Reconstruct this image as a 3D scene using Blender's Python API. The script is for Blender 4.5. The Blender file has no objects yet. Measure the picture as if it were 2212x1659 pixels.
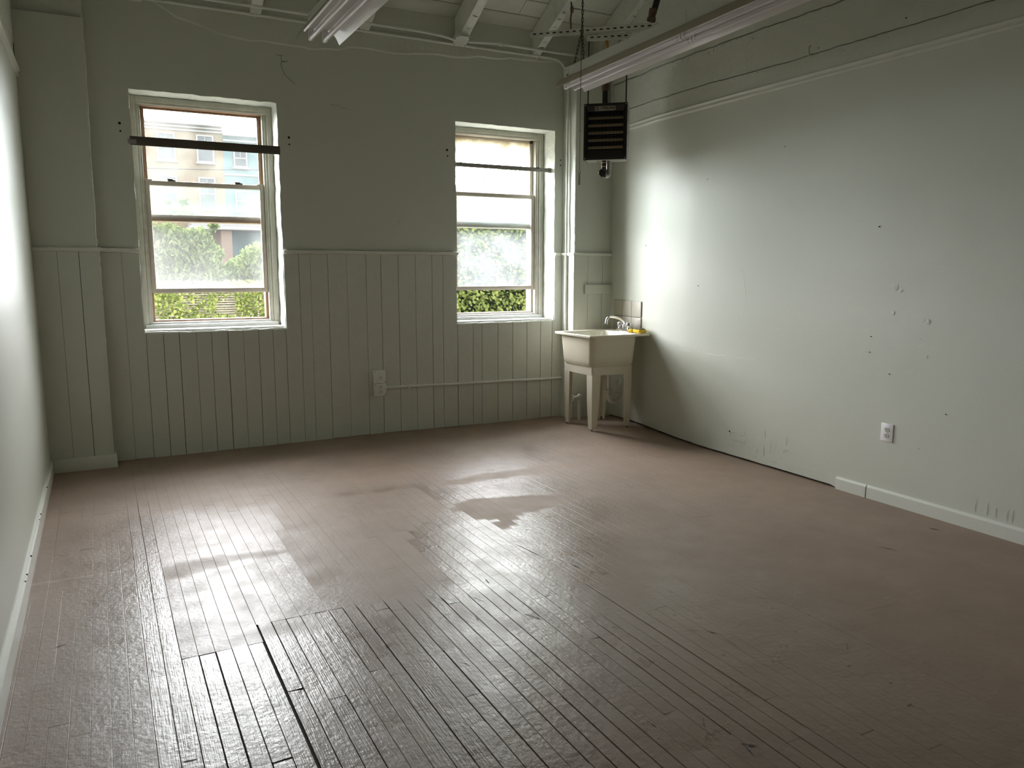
import bpy, bmesh, math, random
from mathutils import Vector, Matrix
PI = math.pi
random.seed(7)
S = bpy.context.scene
COL = S.collection

# ------------------------------------------------------------------ camera
cam_d = bpy.data.cameras.new('camera'); cam = bpy.data.objects.new('camera', cam_d); COL.objects.link(cam)
cam_d.sensor_width = 36.0; cam_d.lens = 27.508; cam_d.clip_start = .05; cam_d.clip_end = 500
R_ = (0.88581578, -0.46403476, 0.0014622); U_ = (0.06735071, 0.13168505, 0.98900098); F_ = (0.45912339, 0.87597419, -0.14790177)
cam.matrix_world = Matrix(((R_[0], U_[0], -F_[0], 0), (R_[1], U_[1], -F_[1], 0), (R_[2], U_[2], -F_[2], 1.5), (0, 0, 0, 1)))
S.camera = cam

# ------------------------------------------------------------------ overcast sky: brighter on the street side
W = bpy.data.worlds.new('overcast_sky'); S.world = W; W.use_nodes = True
nt = W.node_tree; nt.nodes.clear()
SKY_FRONT, SKY_BACK = 34.0, 3.5
wo = nt.nodes.new('ShaderNodeOutputWorld'); bg = nt.nodes.new('ShaderNodeBackground')
tc = nt.nodes.new('ShaderNodeTexCoord'); sx = nt.nodes.new('ShaderNodeVectorMath'); sx.operation = 'DOT_PRODUCT'; sx.inputs[1].default_value = (-.14, .99, .04)
mr = nt.nodes.new('ShaderNodeMapRange'); mr.interpolation_type = 'SMOOTHSTEP'
mr.inputs['From Min'].default_value = .22; mr.inputs['From Max'].default_value = 1.0
mr.inputs['To Min'].default_value = SKY_BACK; mr.inputs['To Max'].default_value = SKY_FRONT
nt.links.new(tc.outputs['Generated'], sx.inputs[0]); nt.links.new(sx.outputs['Value'], mr.inputs['Value'])
bg.inputs['Color'].default_value = (.985, .965, 1.0, 1)
nt.links.new(mr.outputs[0], bg.inputs['Strength']); nt.links.new(bg.outputs[0], wo.inputs[0])
W.cycles.sampling_method = 'MANUAL'; W.cycles.sample_map_resolution = 256
S.view_settings.view_transform = 'Standard'; S.view_settings.look = 'None'
S.view_settings.exposure = 0.58; S.view_settings.gamma = 1.0; S.view_settings.use_curve_mapping = False
S.cycles.max_bounces = 14; S.cycles.diffuse_bounces = 10; S.cycles.glossy_bounces = 4
S.cycles.transmission_bounces = 8; S.cycles.transparent_max_bounces = 16
S.cycles.caustics_reflective = False; S.cycles.caustics_refractive = False
S.cycles.use_denoising = True; S.cycles.sample_clamp_indirect = 12.0
S.cycles.use_adaptive_sampling = True; S.cycles.adaptive_threshold = .012

YB = 6.69; XL = -.402; YR = -3.7; PF = 6.51; PR = 6.46           # back wall, left wall, rear wall, pilaster front
W1 = (.290, 1.364, .992, 2.803); W2 = (2.928, 3.968, .980, 2.790)   # window openings x0,x1,z0,z1
def portal(x0, x1, z0, z1):                            # daylight portals: guide sampling of the sky through the openings, emit nothing
    d = bpy.data.lights.new('window_daylight', 'AREA'); d.shape = 'RECTANGLE'; d.size = x1 - x0; d.size_y = z1 - z0
    d.cycles.is_portal = True
    o = bpy.data.objects.new('window_daylight', d); COL.objects.link(o)
    o.location = ((x0 + x1) / 2, YB + .46, (z0 + z1) / 2); o.rotation_euler = (-PI / 2, 0, 0)
portal(*W1); portal(*W2)

# ------------------------------------------------------------------ helpers
def lerp(a, b, t): return a + (b - a) * t
def sst(a, b, x):
    t = max(0., min(1., (x - a) / (b - a))); return t * t * (3 - 2 * t)
def interp(pts, x):
    if x <= pts[0][0]: return pts[0][1]
    for (a, va), (b, vb) in zip(pts, pts[1:]):
        if x <= b: return lerp(va, vb, (x - a) / (b - a))
    return pts[-1][1]
def wx(y):                                             # the right wall bows outward near the corner
    return interp([(-4, 4.395), (5.2, 4.395), (5.7, 4.41), (6.1, 4.45), (6.46, 4.483), (7, 4.51)], y)
def fz(x, y):                                          # the old floor is not flat
    return .048 * math.exp(-((x - 4.05) ** 2 + (y - 5.95) ** 2) / .36) + .012 * math.exp(-((x - 2.2) ** 2 + (y - 6.7) ** 2))
ROOF_T = .4986
RIDGE = 1.5
def roof_z(y): return 3.655 + (YB - (y if y > RIDGE else 2 * RIDGE - y)) * ROOF_T
_r = random.Random(3)
_N = [[_r.random() for i in range(64)] for j in range(64)]
def vnoise(x, y):
    xi, yi = math.floor(x), math.floor(y); fx, fy = x - xi, y - yi
    fx = fx * fx * (3 - 2 * fx); fy = fy * fy * (3 - 2 * fy)
    g = lambda i, j: _N[i & 63][j & 63]
    return lerp(lerp(g(xi, yi), g(xi + 1, yi), fx), lerp(g(xi, yi + 1), g(xi + 1, yi + 1), fx), fy)
def fbm(x, y): return vnoise(x, y) * .57 + vnoise(x * 2.1 + 9, y * 2.1 + 5) * .28 + vnoise(x * 4.3 + 3, y * 4.3) * .15
def inpoly(x, y, P):
    c = False; j = len(P) - 1
    for i in range(len(P)):
        if (P[i][1] > y) != (P[j][1] > y) and x < (P[j][0] - P[i][0]) * (y - P[i][1]) / (P[j][1] - P[i][1]) + P[i][0]: c = not c
        j = i
    return c

class MB:
    def __init__(s): s.bm = bmesh.new(); s.mi = 0
    def faces(s, vs, fs):
        v = [s.bm.verts.new(p) for p in vs]
        for f in fs:
            try: s.bm.faces.new([v[i] for i in f]).material_index = s.mi
            except ValueError: pass
        return v
    def box(s, x0, x1, y0, y1, z0, z1, M=None, bev=0.0, seg=2):
        b = bmesh.new()
        bmesh.ops.create_cube(b, size=1)
        for v in b.verts: v.co = Vector((lerp(x0, x1, v.co.x + .5), lerp(y0, y1, v.co.y + .5), lerp(z0, z1, v.co.z + .5)))
        if bev: bmesh.ops.bevel(b, geom=b.edges[:], offset=bev, segments=seg, affect='EDGES', profile=.5)
        s.merge(b, M)
    def merge(s, b, M=None):
        b.verts.index_update(); m = {}
        for v in b.verts: m[v.index] = s.bm.verts.new(M @ v.co if M else v.co)
        for f in b.faces:
            try: s.bm.faces.new([m[v.index] for v in f.verts]).material_index = s.mi
            except ValueError: pass
        b.free()
    def tube(s, pts, r, n=12, caps=True, M=None, closed=False):
        pts = [Vector(p) for p in pts]; rings = []; N = len(pts)
        rr = r if isinstance(r, (list, tuple)) else [r] * N
        prev = None
        for i, p in enumerate(pts):
            if closed: t = pts[(i + 1) % N] - pts[i - 1]
            else: t = pts[min(i + 1, N - 1)] - pts[max(i - 1, 0)]
            if t.length < 1e-9: t = Vector((0, 0, 1))
            t.normalize()
            if prev is None:
                a = Vector((0, 0, 1)) if abs(t.z) < .9 else Vector((1, 0, 0)); n1 = t.cross(a).normalized()
            else:
                n1 = prev - t * prev.dot(t)
                n1 = n1.normalized() if n1.length > 1e-6 else t.orthogonal().normalized()
            prev = n1; n2 = t.cross(n1)
            ring = []
            for k in range(n):
                a = 2 * PI * k / n; q = p + (n1 * math.cos(a) + n2 * math.sin(a)) * rr[i]
                ring.append(s.bm.verts.new(M @ q if M else q))
            rings.append(ring)
        pairs = list(zip(rings, rings[1:])) + ([(rings[-1], rings[0])] if closed else [])
        for A, B in pairs:
            for k in range(n):
                s.bm.faces.new((A[k], A[(k + 1) % n], B[(k + 1) % n], B[k])).material_index = s.mi
        if caps and not closed:
            s.bm.faces.new(rings[0][::-1]).material_index = s.mi; s.bm.faces.new(rings[-1]).material_index = s.mi
    def cyl(s, a, b, r, n=16, M=None): s.tube([a, b], r, n, True, M)
    def lathe(s, prof, c=(0, 0, 0), n=24, M=None):      # prof: (radius, z)
        rings = []
        for (r, z) in prof:
            ring = []
            for k in range(n):
                q = Vector((c[0] + r * math.cos(2 * PI * k / n), c[1] + r * math.sin(2 * PI * k / n), c[2] + z))
                ring.append(s.bm.verts.new(M @ q if M else q))
            rings.append(ring)
        for A, B in zip(rings, rings[1:]):
            for k in range(n): s.bm.faces.new((A[k], A[(k + 1) % n], B[(k + 1) % n], B[k])).material_index = s.mi
        s.bm.faces.new(rings[0][::-1]).material_index = s.mi; s.bm.faces.new(rings[-1]).material_index = s.mi
    def sweep(s, prof, path, M=None):                  # prof: list of 2D points, path: function (u,v,i)->3D for i in range
        n, k = path; rings = []
        for i in range(n):
            rings.append([s.bm.verts.new(M @ Vector(k(p[0], p[1], i)) if M else k(p[0], p[1], i)) for p in prof])
        m = len(prof)
        for A, B in zip(rings, rings[1:]):
            for j in range(m): s.bm.faces.new((A[j], A[(j + 1) % m], B[(j + 1) % m], B[j])).material_index = s.mi
        s.bm.faces.new(rings[0][::-1]).material_index = s.mi; s.bm.faces.new(rings[-1]).material_index = s.mi
    def loft(s, loops, cap0=True, cap1=True, M=None):
        rings = [[s.bm.verts.new(M @ Vector(p) if M else p) for p in L] for L in loops]
        m = len(rings[0])
        for A, B in zip(rings, rings[1:]):
            for j in range(m): s.bm.faces.new((A[j], A[(j + 1) % m], B[(j + 1) % m], B[j])).material_index = s.mi
        if cap0: s.bm.faces.new(rings[0][::-1]).material_index = s.mi
        if cap1: s.bm.faces.new(rings[-1]).material_index = s.mi
    def build(s, name, mats, parent=None, smooth=35, recalc=True):
        if recalc: bmesh.ops.recalc_face_normals(s.bm, faces=s.bm.faces[:])
        me = bpy.data.meshes.new(name); s.bm.to_mesh(me); s.bm.free()
        for m in (mats if isinstance(mats, (list, tuple)) else [mats]): me.materials.append(m)
        if smooth:
            me.shade_smooth(); me.set_sharp_from_angle(angle=math.radians(smooth))
        o = bpy.data.objects.new(name, me); COL.objects.link(o)
        if parent:
            o.parent = parent; o.matrix_parent_inverse = Matrix.Translation(parent.location).inverted() if parent.parent is None else Matrix()
        return o
def tag(o, label, cat, group=None):
    o['label'] = label; o['category'] = cat
    if group: o['group'] = group
    return o
def thing(name, label, cat, loc, group=None):
    o = bpy.data.objects.new(name, None); COL.objects.link(o); o.location = loc; o.empty_display_size = .05
    return tag(o, label, cat, group)
def struct(o): o['kind'] = 'structure'; return o
def rrect(x0, x1, y0, y1, r, z, n=5):
    P = []
    for cx, cy, a0 in ((x1 - r, y0 + r, -90), (x1 - r, y1 - r, 0), (x0 + r, y1 - r, 90), (x0 + r, y0 + r, 180)):
        for k in range(n + 1):
            a = math.radians(a0 + 90 * k / n); P.append((cx + r * math.cos(a), cy + r * math.sin(a), z))
    return P

# ------------------------------------------------------------------ materials
def mat(name, color, rough=.5, metal=0., noise=None, bump=None, spec=.5):
    """noise = (scale, amount, dark colour), bump = list of (scale, strength)"""
    m = bpy.data.materials.new(name); m.use_nodes = True; t = m.node_tree; b = t.nodes['Principled BSDF']
    b.inputs['Base Color'].default_value = (*color, 1); b.inputs['Roughness'].default_value = rough
    b.inputs['Metallic'].default_value = metal; b.inputs['Specular IOR Level'].default_value = spec
    tcn = t.nodes.new('ShaderNodeTexCoord')
    if noise:
        n = t.nodes.new('ShaderNodeTexNoise'); n.inputs['Scale'].default_value = noise[0]; n.inputs['Detail'].default_value = 6
        t.links.new(tcn.outputs['Object'], n.inputs['Vector'])
        r = t.nodes.new('ShaderNodeMapRange'); r.inputs['From Min'].default_value = .42; r.inputs['From Max'].default_value = .72
        r.inputs['To Max'].default_value = noise[1]; t.links.new(n.outputs['Fac'], r.inputs['Value'])
        x = t.nodes.new('ShaderNodeMix'); x.data_type = 'RGBA'; x.inputs['A'].default_value = (*color, 1); x.inputs['B'].default_value = (*noise[2], 1)
        t.links.new(r.outputs[0], x.inputs['Factor']); t.links.new(x.outputs['Result'], b.inputs['Base Color'])
    last = None
    for sc, st in (bump or []):
        n = t.nodes.new('ShaderNodeTexNoise'); n.inputs['Scale'].default_value = sc; n.inputs['Detail'].default_value = 4
        t.links.new(tcn.outputs['Object'], n.inputs['Vector'])
        bp = t.nodes.new('ShaderNodeBump'); bp.inputs['Strength'].default_value = st; bp.inputs['Distance'].default_value = .02
        t.links.new(n.outputs['Fac'], bp.inputs['Height'])
        if last: t.links.new(last.outputs[0], bp.inputs['Normal'])
        last = bp
    if last: t.links.new(last.outputs[0], b.inputs['Normal'])
    return m
PAINT = (.645, .66, .592)
M_wall = mat('sage_wall_paint', PAINT, .42, noise=(1.3, .5, (.62, .635, .565)), bump=[(3, .16), (90, .03), (14, .03)])
M_wains = mat('sage_wainscot_paint', PAINT, .45, noise=(6, .5, (.60, .615, .545)), bump=[(20, .12), (120, .05)])
M_ceil = mat('ceiling_board_paint', (.63, .64, .575), .6, noise=(5, .6, (.57, .57, .50)), bump=[(30, .25), (9, .3)])
M_raft = mat('rafter_paint', (.74, .75, .69), .55, noise=(9, .5, (.52, .53, .46)), bump=[(60, .15)])
M_plast = mat('rough_plaster_paint', PAINT, .5, noise=(3, .5, (.61, .625, .555)), bump=[(7, .7), (40, .2)])
M_trim = mat('trim_paint', (.73, .74, .68), .35, bump=[(40, .06)])
M_dark = mat('dark_gap', (.012, .011, .010), .9)
M_gouge = mat('gouged_bare_wood', (.045, .033, .027), .7, noise=(60, .7, (.12, .08, .06)), bump=[(120, .6)])
M_chip = mat('chipped_edge', (.74, .76, .72), .6, bump=[(80, .4)])
M_reveal = mat('window_reveal_paint', (.66, .68, .62), .5, noise=(25, .35, (.5, .5, .45)), bump=[(18, .35), (90, .12)])
M_casing = mat('window_casing_paint', (.50, .50, .43), .45, noise=(14, .7, (.40, .37, .29)), bump=[(30, .15)])
M_sill = mat('window_sill_paint', (.66, .68, .66), .5, noise=(20, .4, (.5, .5, .47)), bump=[(30, .2)])
M_sash = mat('sash_vinyl', (.50, .45, .38), .4, noise=(10, .6, (.42, .35, .28)), bump=[(50, .05)])
M_brown = mat('brown_jamb', (.34, .21, .125), .5, noise=(18, .6, (.22, .13, .075)), bump=[(40, .1)])
M_storm = mat('storm_rail_aluminium', (.80, .80, .78), .4)
M_steel = mat('painted_steel', (.78, .79, .74), .4, bump=[(60, .03)])
M_bar = mat('grey_brown_steel', (.115, .10, .085), .45, noise=(7, .7, (.07, .05, .04)))
M_barl = mat('worn_light_steel', (.30, .29, .26), .45)
M_white = mat('white_enamel', (.80, .78, .80), .22)
M_cover = mat('fixture_channel_paint', (.66, .66, .61), .4)
M_refl = mat('reflector_enamel', (.80, .79, .80), .16, bump=[(25, .015)])
M_primer = mat('tan_primer', (.40, .36, .27), .5)
M_tube = mat('fluorescent_tube_glass', (.74, .72, .76), .08)
M_cap = mat('tube_end_cap', (.55, .54, .52), .3, metal=.5)
M_black = mat('black_paint', (.016, .015, .013), .35)
M_fin = mat('black_fins', (.02, .02, .02), .4, metal=.3)
M_louv = mat('bronze_louver', (.36, .29, .19), .4, metal=.3)
M_casegrey = mat('heater_casing_grey', (.52, .52, .48), .4, metal=.2)
M_plate = mat('nameplate_tan', (.48, .42, .32), .35, metal=.4)
M_rust = mat('rusty_iron', (.16, .10, .07), .65, noise=(30, .8, (.05, .035, .03)), bump=[(60, .3)])
M_iron = mat('black_iron', (.02, .018, .017), .5, bump=[(50, .15)])
M_galv = mat('galvanised_pipe', (.45, .45, .44), .35, metal=.7, noise=(20, .5, (.3, .3, .3)))
M_brass = mat('brass', (.55, .36, .15), .35, metal=.9)
M_tanpipe = mat('tan_painted_pipe', (.62, .50, .38), .5, bump=[(30, .1)])
M_chain = mat('chain_steel', (.10, .085, .07), .4, metal=.7)
M_sink = mat('cream_sink_plastic', (.74, .69, .55), .32, noise=(4, .5, (.66, .61, .48)), bump=[(120, .02)])
M_sinkin = mat('stained_sink_basin', (.78, .76, .67), .35, noise=(14, .5, (.48, .44, .35)))
M_leg = mat('cream_leg_plastic', (.74, .69, .57), .4)
M_chrome = mat('chrome', (.82, .82, .82), .08, metal=1.)
M_clear = mat('clear_knob', (.55, .55, .55), .1, metal=.6)
M_pvc = mat('white_pvc', (.70, .69, .64), .35)
M_tile = mat('taupe_tile', (.52, .49, .42), .42, noise=(30, .4, (.46, .43, .36)), bump=[(40, .08)])
M_tiledge = mat('tile_bullnose_edge', (.30, .27, .23), .35)
M_grout = mat('grout', (.30, .29, .26), .8)
M_sponge = mat('yellow_sponge', (.86, .60, .06), .9, noise=(60, .8, (.70, .42, .03)), bump=[(90, .8)])
M_scrub = mat('green_scrub_pad', (.16, .17, .12), .95, bump=[(120, .8)])
M_outw = mat('white_outlet_plastic', (.86, .84, .86), .3)
M_outg = mat('outlet_face_grey', (.60, .60, .55), .35)
M_slot = mat('outlet_slot', (.02, .02, .02), .6)
M_wood = mat('cord_handle_wood', (.42, .41, .33), .6)

def pane_mat(name, haze, hazecol, lo, hi, scale, stain=None, rect=None, edge=0.0):
    """dusty glass: clear where clean, scattering where dirty; stain = (colour, z0, z1, x_edge) a yellow crust below the head rail"""
    m = bpy.data.materials.new(name); m.use_nodes = True; t = m.node_tree; t.nodes.clear()
    out = t.nodes.new('ShaderNodeOutputMaterial'); mx = t.nodes.new('ShaderNodeMixShader')
    tr = t.nodes.new('ShaderNodeBsdfTransparent'); tr.inputs[0].default_value = (.93, .95, .94, 1)
    tl = t.nodes.new('ShaderNodeBsdfTranslucent'); tl.inputs[0].default_value = (*hazecol, 1)
    tcn = t.nodes.new('ShaderNodeTexCoord'); n = t.nodes.new('ShaderNodeTexNoise'); n.inputs['Scale'].default_value = scale; n.inputs['Detail'].default_value = 5
    t.links.new(tcn.outputs['Object'], n.inputs['Vector'])
    r = t.nodes.new('ShaderNodeMapRange'); r.inputs['From Min'].default_value = .3; r.inputs['From Max'].default_value = .7
    r.inputs['To Min'].default_value = haze * lo; r.inputs['To Max'].default_value = haze * hi
    t.links.new(n.outputs['Fac'], r.inputs['Value'])
    fac = r.outputs[0]
    if rect:                                            # dirt gathers towards the putty line
        sp = t.nodes.new('ShaderNodeSeparateXYZ'); t.links.new(tcn.outputs['Object'], sp.inputs[0]); outs = []
        for ax, (a, b) in (('X', rect[:2]), ('Z', rect[2:])):
            q = t.nodes.new('ShaderNodeMapRange'); q.inputs['From Min'].default_value = a; q.inputs['From Max'].default_value = b; q.inputs['To Min'].default_value = -1; q.inputs['To Max'].default_value = 1
            t.links.new(sp.outputs[ax], q.inputs['Value']); z = t.nodes.new('ShaderNodeMath'); z.operation = 'POWER'; z.inputs[1].default_value = 6; t.links.new(q.outputs[0], z.inputs[0]); outs.append(z.outputs[0])
        ad = t.nodes.new('ShaderNodeMath'); ad.operation = 'ADD'; t.links.new(outs[0], ad.inputs[0]); t.links.new(outs[1], ad.inputs[1])
        ml = t.nodes.new('ShaderNodeMath'); ml.operation = 'MULTIPLY'; t.links.new(ad.outputs[0], ml.inputs[0]); t.links.new(n.outputs['Fac'], ml.inputs[1])
        a2 = t.nodes.new('ShaderNodeMath'); a2.operation = 'MULTIPLY_ADD'; a2.inputs[1].default_value = edge; a2.use_clamp = True; t.links.new(ml.outputs[0], a2.inputs[0]); t.links.new(fac, a2.inputs[2]); fac = a2.outputs[0]
    if stain:
        col, z0, z1 = stain
        sp = t.nodes.new('ShaderNodeSeparateXYZ'); t.links.new(tcn.outputs['Object'], sp.inputs[0])
        n2 = t.nodes.new('ShaderNodeTexNoise'); n2.inputs['Scale'].default_value = 6; n2.inputs['Detail'].default_value = 6
        t.links.new(tcn.outputs['Object'], n2.inputs['Vector'])
        ad = t.nodes.new('ShaderNodeMath'); ad.operation = 'MULTIPLY_ADD'; ad.inputs[1].default_value = .30; t.links.new(n2.outputs['Fac'], ad.inputs[0])
        t.links.new(sp.outputs['Z'], ad.inputs[2])
        g = t.nodes.new('ShaderNodeMapRange'); g.inputs['From Min'].default_value = z0 + .15; g.inputs['From Max'].default_value = z1 + .15
        t.links.new(ad.outputs[0], g.inputs['Value'])
        cm = t.nodes.new('ShaderNodeMix'); cm.data_type = 'RGBA'; cm.inputs['A'].default_value = (*hazecol, 1); cm.inputs['B'].default_value = (*col, 1)
        t.links.new(g.outputs[0], cm.inputs['Factor']); t.links.new(cm.outputs['Result'], tl.inputs[0])
        fm = t.nodes.new('ShaderNodeMath'); fm.operation = 'MULTIPLY_ADD'; fm.inputs[1].default_value = 2.2; fm.use_clamp = True
        t.links.new(g.outputs[0], fm.inputs[0]); t.links.new(fac, fm.inputs[2]); fac = fm.outputs[0]
    t.links.new(fac, mx.inputs[0]); t.links.new(tr.outputs[0], mx.inputs[1]); t.links.new(tl.outputs[0], mx.inputs[2]); t.links.new(mx.outputs[0], out.inputs[0])
    return m
G_clean = pane_mat('dusty_glass', .004, (.9, .92, .9), .3, 1.6, 3)
G_up = pane_mat('dusty_upper_glass', .018, (.92, .92, .88), .3, 1.6, 3, rect=(.36, 1.29, 1.68, 2.75), edge=.04)
G_mid = pane_mat('hazy_glass', .014, (.9, .93, .9), .5, 1.5, 2.5, rect=(.385, 1.275, 1.27, 2.32), edge=.075)
G_dirt = pane_mat('milky_glass', .042, (.86, .94, .95), .7, 1.3, 5, rect=(3.0, 3.92, 1.26, 2.22), edge=.05)
G_stain = pane_mat('stained_milky_glass', .045, (.92, .93, .90), .6, 1.5, 5, ((.125, .085, .013), 2.44, 2.78), rect=(3.0, 3.90, 1.88, 2.76), edge=.05)

def floor_material():
    m = bpy.data.materials.new('brown_floor_paint'); m.use_nodes = True; t = m.node_tree; b = t.nodes['Principled BSDF']
    N, L = t.nodes.new, t.links.new
    tcn = N('ShaderNodeTexCoord'); at = N('ShaderNodeAttribute'); at.attribute_name = 'gloss'; ap = N('ShaderNodeAttribute'); ap.attribute_name = 'plank'
    aw = N('ShaderNodeAttribute'); aw.attribute_name = 'worn'
    def noise(sc, det=5, vec=None):
        n = N('ShaderNodeTexNoise'); n.inputs['Scale'].default_value = sc; n.inputs['Detail'].default_value = det
        L(vec or tcn.outputs['Object'], n.inputs['Vector']); return n.outputs['Fac']
    def rng(v, a, b_, c, d):
        r = N('ShaderNodeMapRange'); r.inputs['From Min'].default_value = a; r.inputs['From Max'].default_value = b_; r.inputs['To Min'].default_value = c; r.inputs['To Max'].default_value = d
        L(v, r.inputs['Value']); return r.outputs[0]
    def mixc(f, A, B):
        x = N('ShaderNodeMix'); x.data_type = 'RGBA'
        for k, c in (('A', A), ('B', B)):
            if isinstance(c, tuple): x.inputs[k].default_value = (*c, 1)
            else: L(c, x.inputs[k])
        L(f, x.inputs['Factor']); return x.outputs['Result']
    def math_(op, a, b_=None):
        x = N('ShaderNodeMath'); x.operation = op
        for i, c in enumerate((a, b_)):
            if c is None: continue
            if isinstance(c, (int, float)): x.inputs[i].default_value = c
            else: L(c, x.inputs[i])
        return x.outputs[0]
    mp = N('ShaderNodeMapping'); mp.inputs['Scale'].default_value = (1, .07, 1); L(tcn.outputs['Object'], mp.inputs['Vector'])
    c = mixc(at.outputs['Fac'], (.325, .232, .174), (.225, .162, .128))
    c = mixc(rng(noise(2.2), .35, .7, 0, .55), c, (.23, .165, .125))
    c = mixc(rng(noise(.9, 3), .5, .75, 0, .35), c, (.34, .245, .185))
    c = mixc(rng(ap.outputs['Fac'], 0, 1, 0, .22), c, (.14, .105, .085))
    # chips and scuffs: elongated dark specks
    vo = N('ShaderNodeTexVoronoi'); vo.inputs['Scale'].default_value = 5.5
    mp2 = N('ShaderNodeMapping'); mp2.inputs['Scale'].default_value = (1, 2.6, 1); mp2.inputs['Rotation'].default_value = (0, 0, .5)
    L(tcn.outputs['Object'], mp2.inputs['Vector']); L(mp2.outputs[0], vo.inputs['Vector'])
    dd = math_('ADD', vo.outputs['Distance'], math_('MULTIPLY', noise(30, 3), .09))
    sxy = N('ShaderNodeSeparateXYZ'); L(tcn.outputs['Object'], sxy.inputs[0])
    dy = math_('ABSOLUTE', math_('ADD', math_('ADD', sxy.outputs['Y'], -4.19), math_('MULTIPLY', noise(4, 3), -.02)))
    st = math_('MULTIPLY', rng(dy, .004, .02, .5, 0), math_('MULTIPLY', rng(sxy.outputs['X'], .02, .2, 1, 0), rng(noise(9, 4), .3, .6, .2, 1)))
    c = mixc(st, c, (.42, .34, .28))
    spk = rng(dd, .052, .066, 1, 0)
    c = mixc(math_('MULTIPLY', spk, .75), c, (.035, .028, .024))
    # pale scrapes
    mp3 = N('ShaderNodeMapping'); mp3.inputs['Scale'].default_value = (26, 1.3, 1); L(tcn.outputs['Object'], mp3.inputs['Vector'])
    scr = rng(noise(1.6, 3, mp3.outputs[0]), .70, .76, 0, .25); c = mixc(scr, c, (.36, .30, .26))
    L(c, b.inputs['Base Color'])
    ro = rng(at.outputs['Fac'], 0, 1, .64, .30)
    ro = math_('ADD', ro, rng(noise(7, 6), .3, .7, -.06, .08)); L(ro, b.inputs['Roughness'])
    b.inputs['Specular IOR Level'].default_value = .60
    g1 = noise(45, 5); g2 = noise(16, 4, mp.outputs[0]); g3 = noise(260, 2); g4 = noise(5, 4)
    h = math_('ADD', math_('MULTIPLY', g1, .0019), math_('MULTIPLY', g3, .0004))
    mpg = N('ShaderNodeMapping'); mpg.inputs['Scale'].default_value = (1, .035, 1); L(tcn.outputs['Object'], mpg.inputs['Vector'])
    grain = noise(200, 3, mpg.outputs[0])
    h = math_('ADD', h, math_('MULTIPLY', math_('MULTIPLY', grain, aw.outputs['Fac']), .0011))
    h = math_('ADD', h, math_('MULTIPLY', g4, .004))
    h = math_('ADD', h, math_('MULTIPLY', spk, -.002))
    bp = N('ShaderNodeBump'); bp.inputs['Strength'].default_value = 1.0; bp.inputs['Distance'].default_value = 1.0
    L(h, bp.inputs['Height']); L(bp.outputs[0], b.inputs['Normal'])
    return m
M_floor = floor_material()

# ------------------------------------------------------------------ floor: narrow painted boards
PATCH = [(1.866, 4.397), (1.99, 4.494), (2.128, 4.506), (2.41, 4.40), (2.70, 4.32), (3.0, 4.17), (2.815, 4.215), (2.437, 4.121), (2.274, 4.09), (2.074, 3.976), (2.048, 3.821), (1.95, 3.971), (2.035, 4.031), (1.897, 4.138)]
MID = [(.87, 4.80), (.947, 4.973), (1.164, 4.997), (1.819, 4.901), (1.875, 4.427), (1.481, 4.064), (1.396, 3.779), (1.444, 3.283), (1.278, 3.272), (.844, 3.251), (.785, 3.863), (.805, 4.18)]
SMEAR = [(.2, 4.16), (.34, 4.18), (.575, 4.175), (.758, 4.141), (.80, 4.05), (.55, 4.06), (.318, 3.97), (.208, 3.95)]
BAND = [(1.85, 4.82), (1.91, 4.909), (2.412, 5.049), (3.115, 5.06), (3.265, 4.943), (3.035, 4.86), (2.333, 4.86)]
TAB = [(.80, 3.70), (.88, 3.72), (.96, 3.70), (.95, 3.56), (.82, 3.56)]
TAN = [(2.93, 4.915), (3.16, 4.456), (2.986, 4.17), (2.815, 4.215)]
def gloss(x, y):
    n = fbm(x * 2.3 + 4, y * 1.6) - .5
    g = .95
    g *= 1 - sst(2.35, 3.1, x + n * .8 - (y - 3) * .12) * .85
    g *= 1 - sst(4.75, 5.25, y + n * .5 - max(0, x - 1.9) * .5) * .88
    g *= lerp(.55, 1, sst(-.35, .15, x + n * .4))
    if .19 < x < 1.25 and 3.1 < y < 4.9: g *= .60
    if inpoly(x + n * .05, y + n * .06, MID): g *= .33 + .25 * sst(3.9, 3.3, y)
    if inpoly(x, y + n * .10, SMEAR): g *= .35
    if inpoly(x, y + n * .02, PATCH) or inpoly(x, y, TAB): g = .0
    if inpoly(x, y + n * .05, BAND): g *= .1
    if inpoly(x, y, TAN): g *= .5
    return max(0., min(1., g))
PITCH = .0615
def rough_zone(x, y):                                  # worn boards with open joints
    a = (1. if x > .06 else .3) if x < .195 and y < 5.4 else 0
    b = 1. if (.19 < x < .49 and y < 3.1) or (.49 < x < 2.0 and y < 3.27 - max(0, x - .9) * .25) else 0.
    return max(a * .75, b)
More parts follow.
